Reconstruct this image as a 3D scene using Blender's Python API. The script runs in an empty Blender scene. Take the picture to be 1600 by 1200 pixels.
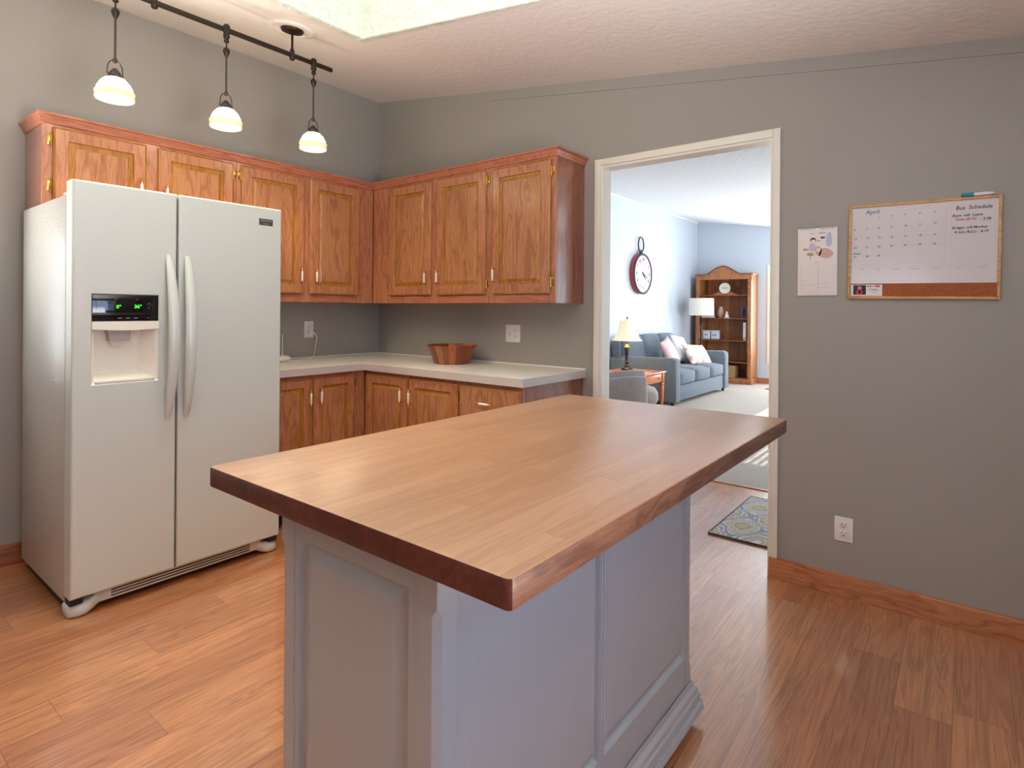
import bpy, bmesh, math, random
from mathutils import Vector, Matrix
random.seed(7)
SC = bpy.context.scene
COL = SC.collection
R = math.radians

# ------------------------------------------------------------------ camera
def make_camera():
    f, yaw, pitch, roll = 904.688, R(38.563), R(-0.085), R(0.461)
    fd = Vector((-math.sin(yaw), math.cos(yaw), 0)); rt = Vector((math.cos(yaw), math.sin(yaw), 0)); up = Vector((0, 0, 1))
    f2 = fd*math.cos(pitch) + up*math.sin(pitch)
    u2 = up*math.cos(pitch) - fd*math.sin(pitch)
    r3 = rt*math.cos(roll) + u2*math.sin(roll)
    u3 = u2*math.cos(roll) - rt*math.sin(roll)
    cam = bpy.data.cameras.new('camera'); o = bpy.data.objects.new('camera', cam); COL.objects.link(o)
    m = Matrix((r3, u3, -f2)).transposed().to_4x4(); m.translation = Vector((3.676, -2.984, 1.27))
    o.matrix_world = m
    cam.sensor_width = 36; cam.lens = f/1600*36
    cam.shift_x = (800-790.427)/1600; cam.shift_y = -(600-485.966)/1600
    cam.clip_start = 0.05
    SC.camera = o
make_camera()

# ------------------------------------------------------------------ light
SC.view_settings.view_transform = 'Standard'; SC.view_settings.look = 'None'
SC.view_settings.exposure = 0.2; SC.view_settings.gamma = 1.0
SC.view_settings.use_curve_mapping = False
SC.cycles.use_denoising = True
SC.cycles.max_bounces = 10; SC.cycles.diffuse_bounces = 6; SC.cycles.transparent_max_bounces = 12
SC.cycles.caustics_reflective = False; SC.cycles.caustics_refractive = False
SC.cycles.sample_clamp_indirect = 6.0

W = bpy.data.worlds.new('sky'); SC.world = W; W.use_nodes = True
W.node_tree.nodes['Background'].inputs[0].default_value = (0.62, 0.78, 1.0, 1)
W.node_tree.nodes['Background'].inputs[1].default_value = 1.6

def area(name, loc, direction, sx, sy, energy, color, spread=180):
    l = bpy.data.lights.new(name, 'AREA'); l.shape = 'RECTANGLE'; l.size = sx; l.size_y = sy
    l.energy = energy; l.color = color; l.spread = R(spread)
    o = bpy.data.objects.new(name, l); COL.objects.link(o); o.location = loc
    o.rotation_euler = Vector(direction).to_track_quat('-Z', 'Z').to_euler()
    return o
SUN = bpy.data.lights.new('sun', 'SUN'); SUN.energy = 6.0; SUN.angle = R(0.25); SUN.color = (1, .95, .88)
so = bpy.data.objects.new('sun', SUN); COL.objects.link(so)
so.rotation_euler = Vector((-math.cos(R(36)), 0.0, -math.sin(R(36)))).to_track_quat('-Z', 'Y').to_euler()
YREAR = -6.6
# daylight at the windows and skylight, plus added up-tilted fill lamps
area('daylight_kitchen_side', (4.47, -2.35, 1.50), (-1, 0, 0), 1.7, 1.1, 27, (.40, .58, 1.0))
area('ceiling_fill_kitchen_side', (4.50, -2.35, 1.20), (-1, 0, 1.3), 1.7, .8, 50, (1.0, .98, .96), 110)  # added fill lamp aimed up to brighten the kitchen ceiling
area('daylight_kitchen_sink', (-.16, -2.98, 1.40), (1, 0, .1), .95, .75, 6, (.95, 1.0, .96))
area('ceiling_fill_kitchen_sink', (-.19, -2.98, 1.15), (1, .25, 1.2), .95, .6, 34, (1.0, .98, .94), 95)  # added fill, tilted up so the ceiling gets lighter
area('daylight_skylight', (1.72, -1.62, 4.66), (0, 0, -1), 1.2, 1.15, 17, (1.0, 1.0, .95), 66)
area('upper_fill_kitchen_rear', (2.6, YREAR-.14, 1.3), (0, 1, .45), 1.5, .9, 17, (1.0, .98, .95), 56)  # added fill lamp for the ceiling and upper doorway wall
area('added_daylight_living_side', (4.49, 5.6, 1.40), (-1, 0, .25), 2.6, 1.5, 54, (.95, .975, 1.0))  # stands for daylight through an added, unseen window
area('ceiling_fill_living', (4.50, 5.6, 1.1), (-1, 0, 1.5), 2.6, 1.0, 52, (.97, .98, 1.0), 120)  # added fill lamp lifting the living room ceiling
area('daylight_living_blind', (4.60, 3.1, 1.45), (-1, .7, .2), 2.2, 1.5, 85, (.92, .96, 1.0))
area('daylight_living_far', (1.75, 8.12, 1.25), (0, -1, .2), 1.4, 1.5, 110, (.92, .96, 1.0))

# ------------------------------------------------------------------ colour + nodes
def lin(c):
    c = c/255.0
    return c/12.92 if c <= .04045 else ((c+.055)/1.055)**2.4
def rgb(r, g, b): return (lin(r), lin(g), lin(b), 1.0)

class NT:
    def __init__(s, name):
        s.m = bpy.data.materials.new(name); s.m.use_nodes = True
        s.t = s.m.node_tree; s.n = s.t.nodes; s.b = s.n['Principled BSDF']
    def new(s, typ, **kw):
        nd = s.n.new(typ)
        for k, v in kw.items(): setattr(nd, k, v)
        return nd
    def put(s, sock, v):
        if hasattr(v, 'is_linked') or isinstance(v, bpy.types.NodeSocket): s.t.links.new(v, sock)
        else: sock.default_value = v
    def math(s, op, a, b=0.0, c=None):
        nd = s.new('ShaderNodeMath', operation=op); s.put(nd.inputs[0], a); s.put(nd.inputs[1], b)
        if c is not None: s.put(nd.inputs[2], c)
        return nd.outputs[0]
    def obj(s):
        nd = s.new('ShaderNodeTexCoord'); sp = s.new('ShaderNodeSeparateXYZ'); s.t.links.new(nd.outputs['Object'], sp.inputs[0])
        return nd.outputs['Object'], sp.outputs
    def comb(s, x, y, z):
        nd = s.new('ShaderNodeCombineXYZ')
        for i, v in enumerate((x, y, z)): s.put(nd.inputs[i], v)
        return nd.outputs[0]
    def noise(s, vec, scale=5, detail=4, rough=.55, dist=0):
        nd = s.new('ShaderNodeTexNoise'); s.put(nd.inputs['Vector'], vec)
        nd.inputs['Scale'].default_value = scale; nd.inputs['Detail'].default_value = detail
        nd.inputs['Roughness'].default_value = rough; nd.inputs['Distortion'].default_value = dist
        return nd.outputs[0]
    def white(s, vec):
        nd = s.new('ShaderNodeTexWhiteNoise', noise_dimensions='3D'); s.put(nd.inputs['Vector'], vec); return nd.outputs[0]
    def voronoi(s, vec, scale=5, out=0, feature='F1'):
        nd = s.new('ShaderNodeTexVoronoi', feature=feature); s.put(nd.inputs['Vector'], vec); nd.inputs['Scale'].default_value = scale
        return nd.outputs[out]
    def ramp(s, fac, stops, interp='LINEAR'):
        nd = s.new('ShaderNodeValToRGB'); nd.color_ramp.interpolation = interp
        e = nd.color_ramp.elements
        while len(e) < len(stops): e.new(.5)
        for i, (p, c) in enumerate(stops): e[i].position = p; e[i].color = c
        s.put(nd.inputs[0], fac); return nd.outputs[0]
    def mix(s, fac, a, b, blend='MIX'):
        nd = s.new('ShaderNodeMix', data_type='RGBA', blend_type=blend)
        s.put(nd.inputs[0], fac); s.put(nd.inputs[6], a); s.put(nd.inputs[7], b); return nd.outputs[2]
    def bump(s, h, strength=.2, dist=.01):
        nd = s.new('ShaderNodeBump'); nd.inputs['Strength'].default_value = strength; nd.inputs['Distance'].default_value = dist
        s.put(nd.inputs['Height'], h); s.t.links.new(nd.outputs[0], s.b.inputs['Normal'])
    def set(s, **kw):
        for k, v in kw.items(): s.put(s.b.inputs[k], v)
        return s

def plain(name, col, rough=.5, metal=0, coat=0, **kw):
    t = NT(name); t.set(**{'Base Color': col, 'Roughness': rough, 'Metallic': metal, 'Coat Weight': coat})
    for k, v in kw.items(): t.put(t.b.inputs[k.replace('_', ' ')], v)
    return t.m
def textured(name, col, rough, scale, strength, dist=.004, detail=5, var=.06):
    t = NT(name); o, _ = t.obj()
    n = t.noise(o, scale, detail)
    c2 = tuple(min(1, c*(1-var*2)) for c in col[:3]) + (1,)
    t.set(**{'Base Color': t.mix(n, c2, col), 'Roughness': rough}); t.bump(n, strength, dist)
    return t.m
def wood(name, dark, light, axis=2, rough=.35, scale=1.0, coat=.0, streak=.5):
    """grain running along one object axis"""
    t = NT(name); o, s = t.obj()
    sc = [26*scale]*3; sc[axis] = 1.6*scale
    v = t.comb(*[t.math('MULTIPLY', s[i], sc[i]) for i in range(3)])
    sc2 = [5.0*scale]*3; sc2[axis] = .9*scale
    v2 = t.comb(*[t.math('MULTIPLY', s[i], sc2[i]) for i in range(3)])
    n1 = t.noise(v, 6, 6, .62, .15)
    n2 = t.noise(v2, 1.6, 3, .5, .6)
    ring = t.math('MULTIPLY_ADD', t.math('SINE', t.math('MULTIPLY', n2, 46.0)), .5, .5)
    ring = t.math('POWER', ring, 3.0)
    f = t.math('ADD', t.math('MULTIPLY', n1, streak+.25), t.math('MULTIPLY', t.math('SUBTRACT', 1.0, ring), .25))
    c = t.ramp(f, [(.28, dark), (.78, light)])
    sp = [150*scale]*3; sp[axis] = 9*scale
    pore = t.noise(t.comb(*[t.math('MULTIPLY', s[i], sp[i]) for i in range(3)]), 1.5, 3, .6)
    c = t.mix(1.0, c, t.ramp(pore, [(.34, (.72, .65, .60, 1)), (.46, (1, 1, 1, 1))]), 'MULTIPLY')
    t.set(**{'Base Color': c, 'Roughness': rough, 'Coat Weight': coat, 'Coat Roughness': .15}); t.bump(n1, .06, .002)
    return t.m
def planks(name, along, across, L, Wd, tones, gap_col, rough, coat, gap=.0012, grain=(2.2, 46.0), knots=True, tone_mix=1.0):
    t = NT(name); o, s = t.obj()
    a, c = s[along], s[across]
    row = t.math('FLOOR', t.math('DIVIDE', c, Wd))
    off = t.math('MULTIPLY', t.white(t.comb(row, 3.7, 1.1)), L)
    aa = t.math('ADD', a, off)
    colm = t.math('FLOOR', t.math('DIVIDE', aa, L))
    rnd = t.white(t.comb(row, colm, 2.3))
    tone = t.ramp(rnd, tones)
    sh = t.math('MULTIPLY', rnd, 37.0)
    gv = t.comb(t.math('ADD', t.math('MULTIPLY', a, grain[0]), sh), t.math('MULTIPLY', c, grain[1]), sh)
    g = t.noise(gv, 1.4, 7, .62, .5)
    gv2 = t.comb(t.math('ADD', t.math('MULTIPLY', a, grain[0]*.35), sh), t.math('MULTIPLY', c, grain[1]*.3), sh)
    g2 = t.noise(gv2, 1.2, 4, .5, .8)
    ring = t.math('POWER', t.math('MULTIPLY_ADD', t.math('SINE', t.math('MULTIPLY', g2, 70.0)), .5, .5), 2.0)
    gr = t.math('ADD', t.math('MULTIPLY', g, .75), t.math('MULTIPLY', ring, .20))
    k = t.ramp(gr, [(.24, (.56, .48, .44, 1)), (.44, (.88, .85, .83, 1)), (.66, (1.08, 1.08, 1.08, 1))])
    colr = t.mix(tone_mix, tone, k, 'MULTIPLY')
    if knots:
        kv = t.comb(t.math('ADD', t.math('MULTIPLY', a, 1.7), sh), t.math('MULTIPLY', c, 4.2), 0.0)
        kd = t.voronoi(kv, 1.0)
        kd = t.math('ADD', kd, t.math('MULTIPLY', t.math('SUBTRACT', g, .5), .10))
        kf = t.ramp(kd, [(.035, (.22, .15, .11, 1)), (.08, (.62, .52, .46, 1)), (.17, (1, 1, 1, 1))])
        colr = t.mix(1.0, colr, kf, 'MULTIPLY')
    fa = t.math('FRACT', t.math('DIVIDE', aa, L)); fc = t.math('FRACT', t.math('DIVIDE', c, Wd))
    ea = t.math('MULTIPLY', t.math('MINIMUM', fa, t.math('SUBTRACT', 1.0, fa)), L)
    ec = t.math('MULTIPLY', t.math('MINIMUM', fc, t.math('SUBTRACT', 1.0, fc)), Wd)
    e = t.math('LESS_THAN', t.math('MINIMUM', ea, ec), gap)
    colr = t.mix(t.math('MULTIPLY', e, .55), colr, gap_col)
    t.set(**{'Base Color': colr, 'Roughness': rough, 'Coat Weight': coat, 'Coat Roughness': .12})
    t.bump(t.math('SUBTRACT', g, t.math('MULTIPLY', e, .6)), .05, .002)
    return t.m

M = {}
M['wall'] = textured('greige_paint', rgb(162, 158, 149), .55, 260, .06, .001, 3, .02)
M['wall_brown'] = textured('bounce_cutting_brown', rgb(112, 94, 80), .6, 200, .06, .001, 3, .02)  # unseen front wall made dark to cut bounce onto the island
M['wall_blue'] = textured('pale_blue_paint', rgb(200, 209, 220), .6, 260, .06, .001, 3, .02)
M['ceiling'] = textured('textured_ceiling_paint', rgb(240, 234, 228), .8, 28, .35, .010, 6, .02)
M['ceiling_white'] = textured('white_textured_ceiling', rgb(232, 236, 238), .8, 28, .5, .012, 6, .03)
M['shaft'] = textured('white_textured_shaft', rgb(224, 229, 216), .7, 16, 1.0, .03, 6, .02)
M['trim_white'] = plain('off_white_trim', rgb(240, 238, 222), .4)
M['floor'] = planks('oak_laminate', 1, 0, 1.22, .152,
    [(0, rgb(171, 108, 68)), (.3, rgb(181, 118, 75)), (.55, rgb(191, 128, 82)), (.8, rgb(199, 137, 89)), (1, rgb(179, 116, 73))],
    rgb(99, 59, 37), .34, 1.0)
M['floor'].node_tree.nodes['Principled BSDF'].inputs['Coat IOR'].default_value = 2.1
M['carpet'] = textured('cream_carpet', rgb(200, 190, 178), .95, 420, .8, .01, 4, .12)
M['base_wood'] = wood('honey_baseboard', rgb(155, 91, 54), rgb(197, 129, 85), 0, .35)
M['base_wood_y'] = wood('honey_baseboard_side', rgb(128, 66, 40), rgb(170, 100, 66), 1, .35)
OAK_D, OAK_L = rgb(152, 97, 60), rgb(195, 138, 97)
M['oak'] = wood('cabinet_oak', OAK_D, OAK_L, 2, .32, 1.0, .25)
M['oak_x'] = wood('cabinet_oak_rail', rgb(164, 95, 69), rgb(198, 126, 95), 0, .32, 1.0, .25)
M['oak_y'] = wood('cabinet_oak_rail_side', rgb(164, 95, 69), rgb(198, 126, 95), 1, .32, 1.0, .25)
M['oak_frame'] = wood('cabinet_oak_stile', rgb(159, 99, 69), rgb(198, 136, 99), 2, .32, 1.2, .25)
M['oak_gold'] = wood('routed_golden_edge', rgb(150, 94, 34), rgb(190, 134, 58), 2, .35, 1.4, .2)
M['oak_end'] = wood('cabinet_end_panel', rgb(131, 74, 51), rgb(167, 104, 78), 2, .14, 1.0, .8)
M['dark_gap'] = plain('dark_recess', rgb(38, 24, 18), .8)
M['butcher'] = planks('butcher_block_top', 1, 0, .62, .042,
    [(0, rgb(162, 120, 86)), (.35, rgb(169, 127, 92)), (.65, rgb(177, 136, 101)), (.85, rgb(166, 123, 88)), (1, rgb(173, 131, 96))],
    rgb(120, 76, 48), .42, .3, .0006, (3.0, 46.0), False, .42)
M['butcher'].node_tree.nodes['Principled BSDF'].inputs['Coat Weight'].default_value = .7; M['butcher'].node_tree.nodes['Principled BSDF'].inputs['Coat Roughness'].default_value = .3
M['butcher_edge'] = wood('butcher_block_side', rgb(89, 52, 36), rgb(132, 89, 66), 1, .42, 1.3, .1)  # darker than the top: oiled wood with side shade put into the colour
M['butcher_end'] = planks('butcher_block_end_grain', 2, 0, 3.0, .042,
    [(0, rgb(82, 34, 20)), (.5, rgb(102, 46, 29)), (1, rgb(88, 39, 24))], rgb(51, 19, 12), .45, .1, .0006, (30.0, 30.0), False)  # oiled end grain, darkened further with the shade of this side
M['island'] = textured('island_grey_white_paint', rgb(185, 184, 182), .38, 7, .03, .002, 5, .04)
M['counter'] = textured('white_laminate', rgb(240, 238, 229), .25, 300, .02, .0005, 2, .01)
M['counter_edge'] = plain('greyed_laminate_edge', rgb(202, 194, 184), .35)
M['fridge'] = plain('fridge_white', rgb(203, 207, 199), .28, 0, .3)
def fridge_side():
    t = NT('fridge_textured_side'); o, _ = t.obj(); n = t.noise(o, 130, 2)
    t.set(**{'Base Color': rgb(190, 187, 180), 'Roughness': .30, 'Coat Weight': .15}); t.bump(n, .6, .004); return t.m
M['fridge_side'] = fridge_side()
M['fridge_cream'] = plain('dispenser_cream', rgb(238, 232, 216), .3, 0, .2)
M['fridge_grey'] = plain('dispenser_grey', rgb(176, 168, 160), .4)
M['black_gloss'] = plain('black_glass', rgb(10, 10, 14), .05, 0, .5)
M['rubber'] = plain('black_rubber', rgb(24, 22, 22), .6)
M['grille'] = plain('grille_dark', rgb(70, 58, 48), .6)
M['green_led'] = plain('green_led', rgb(60, 200, 40), .5, Emission_Color=rgb(80, 255, 40), Emission_Strength=1.0)
M['pale_print'] = plain('pale_print', rgb(150, 160, 180), .5)
M['brass'] = plain('polished_brass', rgb(226, 172, 84), .18, 1.0)
M['ceramic'] = plain('white_ceramic', rgb(244, 238, 226), .15, 0, .5)
M['bronze'] = plain('dark_bronze', rgb(62, 52, 44), .38, .8)
M['nickel'] = plain('antique_pewter', rgb(84, 74, 66), .4, .8)
M['brown_bronze'] = plain('brown_bronze', rgb(58, 36, 24), .4, .6)
M['shade_glass'] = plain('lit_opal_glass', rgb(255, 244, 224), .3, 0, 0, Emission_Color=rgb(255, 240, 212), Emission_Strength=14.0)
M['shade_rim'] = plain('lit_opal_glass_rim', rgb(226, 206, 164), .3, 0, 0, Emission_Color=rgb(255, 232, 190), Emission_Strength=.45)
M['white_plastic'] = plain('white_plastic', rgb(236, 232, 226), .35)
M['slot'] = plain('dark_slot', rgb(40, 36, 34), .6)
M['paper'] = plain('white_paper', rgb(236, 230, 224), .6)
M['board_white'] = plain('dry_erase_white', rgb(222, 218, 218), .12, 0, .2)
M['board_wood'] = wood('pine_frame', rgb(186, 134, 74), rgb(222, 178, 112), 0, .4, 2.0)
def cork():
    t = NT('cork'); o, _ = t.obj(); n = t.noise(o, 260, 4, .7)
    t.set(**{'Base Color': t.ramp(n, [(.3, rgb(128, 66, 34)), (.7, rgb(188, 112, 66))]), 'Roughness': .9}); t.bump(n, .4, .001); return t.m
M['cork'] = cork()
M['teal_ink'] = plain('teal_ink', rgb(24, 130, 150), .5)
M['black_ink'] = plain('black_ink', rgb(44, 38, 42), .5)
M['red_ink'] = plain('red_ink', rgb(196, 40, 50), .5)
M['grey_ink'] = plain('grey_print', rgb(160, 156, 160), .6)
M['faint_ink'] = plain('faint_print', rgb(196, 192, 194), .4)
M['teal_plastic'] = plain('teal_plastic', rgb(20, 150, 170), .35)
M['navy'] = plain('navy_print', rgb(30, 36, 66), .6)
M['pink_print'] = plain('pink_print', rgb(214, 170, 160), .6)
M['skin_print'] = plain('rose_print', rgb(196, 130, 120), .6)
M['sky_print'] = plain('pale_blue_print', rgb(190, 200, 222), .6)
M['olive_print'] = plain('olive_print', rgb(176, 160, 110), .6)
M['dot_print'] = plain('lilac_print', rgb(200, 190, 206), .6)
def fabric(name, a, b, sc=320, bump=.4):
    t = NT(name); o, _ = t.obj(); n = t.noise(o, sc, 3, .7); n2 = t.noise(o, 18, 3)
    t.set(**{'Base Color': t.ramp(t.math('ADD', t.math('MULTIPLY', n, .8), t.math('MULTIPLY', n2, .2)), [(.35, a), (.65, b)]), 'Roughness': .9, 'Sheen Weight': .15}); t.bump(n, bump, .003); return t.m
M['sofa'] = fabric('blue_grey_upholstery', rgb(84, 94, 104), rgb(116, 128, 140))
M['seam'] = fabric('blue_grey_seam', rgb(64, 76, 86), rgb(84, 98, 108))
M['armchair'] = fabric('taupe_upholstery', rgb(138, 126, 124), rgb(176, 164, 160))
M['pink_cloth'] = fabric('pink_cloth', rgb(226, 180, 180), rgb(240, 200, 198))
M['white_cloth'] = fabric('white_cloth', rgb(224, 226, 228), rgb(240, 240, 240))
def floral():
    t = NT('floral_cloth'); o, s = t.obj()
    v = t.comb(t.math('MULTIPLY', s[0], 1.0), s[1], s[2])
    d = t.voronoi(v, 9.0); cl = t.voronoi(v, 9.0, 1)
    hs = t.new('ShaderNodeSeparateColor'); t.put(hs.inputs[0], cl)
    pal = t.ramp(hs.outputs[0], [(0, rgb(224, 150, 140)), (.3, rgb(226, 186, 90)), (.55, rgb(190, 196, 130)), (.8, rgb(230, 130, 120)), (1, rgb(236, 200, 120))], 'CONSTANT')
    rg = t.math('MULTIPLY_ADD', t.math('SINE', t.math('MULTIPLY', d, 60.0)), .25, .75)
    msk = t.math('MULTIPLY', t.math('LESS_THAN', d, .40), rg)
    t.set(**{'Base Color': t.mix(msk, rgb(244, 238, 226), pal), 'Roughness': .9}); return t.m
M['floral'] = floral()
M['lampshade'] = plain('lit_cream_shade', rgb(250, 240, 216), .8, 0, 0, Emission_Color=rgb(255, 226, 170), Emission_Strength=.45)
M['drum'] = plain('cream_linen_shade', rgb(238, 232, 218), .85)
M['lamp_metal'] = plain('dark_pewter_lamp', rgb(62, 56, 60), .3, .7)
M['orange_wood'] = wood('honey_pine', rgb(172, 88, 40), rgb(214, 130, 72), 2, .35, 1.0, .2)
M['orange_wood_x'] = wood('honey_pine_top', rgb(172, 88, 40), rgb(214, 130, 72), 1, .3, 1.0, .3)
M['case_wood'] = wood('bookcase_wood', rgb(134, 78, 40), rgb(184, 122, 72), 2, .4, 1.0, .1)
M['case_back'] = planks('bookcase_back_boards', 2, 0, 4.0, .098,
    [(0, rgb(125, 74, 40)), (.4, rgb(164, 103, 58)), (.7, rgb(186, 121, 69)), (1, rgb(141, 85, 47))], rgb(67, 38, 20), .5, 0, .0015, (1.6, 26.0), True)
M['shelf_wood'] = wood('bookcase_shelf', rgb(104, 56, 32), rgb(140, 82, 48), 0, .4)
M['clock_red'] = plain('clock_red', rgb(158, 62, 68), .45)
M['clock_dark'] = plain('clock_dark_metal', rgb(52, 38, 40), .4, .5)
def clockface():
    t = NT('aged_clock_face'); o, _ = t.obj(); n = t.noise(o, 9, 4)
    t.set(**{'Base Color': t.ramp(n, [(.4, rgb(196, 176, 190)), (.7, rgb(226, 214, 222))]), 'Roughness': .25, 'Coat Weight': .3}); return t.m
M['clock_face'] = clockface()
M['tin'] = plain('white_enamel', rgb(214, 218, 230), .25, 0, .3)
M['silver'] = plain('tarnished_silver', rgb(120, 124, 134), .3, .8)
M['dark_book'] = plain('dark_book_cloth', rgb(50, 42, 44), .6)
def basket_m():
    t = NT('wicker'); o, s = t.obj()
    w = t.math('MULTIPLY', t.math('SINE', t.math('MULTIPLY', s[2], 260.0)), t.math('SINE', t.math('MULTIPLY', t.math('ADD', s[0], s[1]), 180.0)))
    f = t.math('MULTIPLY_ADD', w, .5, .5)
    t.set(**{'Base Color': t.ramp(f, [(.2, rgb(134, 100, 58)), (.7, rgb(206, 176, 124))]), 'Roughness': .8}); t.bump(f, .8, .01); return t.m
M['wicker'] = basket_m()
def bowl_m():
    t = NT('acacia_staves'); o, s = t.obj()
    an = t.math('ARCTAN2', s[1], s[0]); st = t.math('FLOOR', t.math('MULTIPLY', an, 3.2))
    r = t.white(t.comb(st, 1.3, .7)); n = t.noise(t.comb(t.math('MULTIPLY', an, 14.0), t.math('MULTIPLY', s[2], 6.0), r), 2.0, 5)
    c = t.ramp(r, [(0, rgb(104, 46, 18)), (.3, rgb(150, 78, 34)), (.6, rgb(190, 112, 56)), (.8, rgb(128, 60, 26)), (1, rgb(206, 144, 84))])
    k = t.ramp(n, [(.3, (.7, .66, .62, 1)), (.7, (1.1, 1.08, 1.05, 1))])
    t.set(**{'Base Color': t.mix(1.0, c, k, 'MULTIPLY'), 'Roughness': .35, 'Coat Weight': .2}); return t.m
M['bowl'] = bowl_m()
def rug_m():
    t = NT('ogee_rug_pile'); o, s = t.obj()
    n = t.noise(o, 7, 2); fine = t.noise(o, 160, 3, .7)
    x = t.math('ADD', s[0], t.math('MULTIPLY', t.math('SUBTRACT', n, .5), .09))
    y = t.math('ADD', s[1], t.math('MULTIPLY', t.math('SUBTRACT', n, .5), .08))
    p = t.math('ADD', t.math('COSINE', t.math('MULTIPLY', x, 2*math.pi/.27)), t.math('COSINE', t.math('MULTIPLY', y, 2*math.pi/.40)))
    p = t.math('ADD', p, t.math('MULTIPLY', t.math('SUBTRACT', fine, .5), 1.1))
    f = t.math('MULTIPLY_ADD', p, .25, .5)
    g, wv, yl, cr = rgb(146, 147, 154), rgb(224, 222, 222), rgb(200, 182, 140), rgb(212, 204, 190)
    c = t.ramp(f, [(0, yl), (.07, g), (.11, cr), (.19, yl), (.26, cr), (.33, g), (.37, wv), (.43, g), (.52, wv), (.57, g), (.65, wv), (.69, cr), (.75, g), (.79, yl), (.86, cr), (.91, g), (.95, wv)], 'CONSTANT')
    t.set(**{'Base Color': c, 'Roughness': .95}); t.bump(fine, .7, .008); return t.m
M['rug'] = rug_m()
M['rug_edge'] = plain('dark_rug_binding', rgb(74, 66, 66), .9)
M['blind'] = plain('white_blind_slat', rgb(240, 240, 238), .5)
M['ext_white'] = plain('sun_shade_white', rgb(225, 225, 222), .7)  # for the added roof that blocks the sun
def glass_m():
    m = bpy.data.materials.new('window_glass'); m.use_nodes = True; t = m.node_tree; t.nodes.clear()
    o = t.nodes.new('ShaderNodeOutputMaterial'); mx = t.nodes.new('ShaderNodeMixShader'); a = t.nodes.new('ShaderNodeBsdfTransparent'); g = t.nodes.new('ShaderNodeBsdfGlossy')
    g.inputs['Roughness'].default_value = .02; mx.inputs[0].default_value = .06
    t.links.new(a.outputs[0], mx.inputs[1]); t.links.new(g.outputs[0], mx.inputs[2]); t.links.new(mx.outputs[0], o.inputs[0]); return m
M['glass'] = glass_m()
def opal_m():
    m = bpy.data.materials.new('opal_dome'); m.use_nodes = True; t = m.node_tree; t.nodes.clear()
    o = t.nodes.new('ShaderNodeOutputMaterial'); a = t.nodes.new('ShaderNodeBsdfTranslucent'); a.inputs[0].default_value = (.15, .16, .15, 1)
    t.links.new(a.outputs[0], o.inputs[0]); return m
M['opal'] = opal_m()

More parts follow.
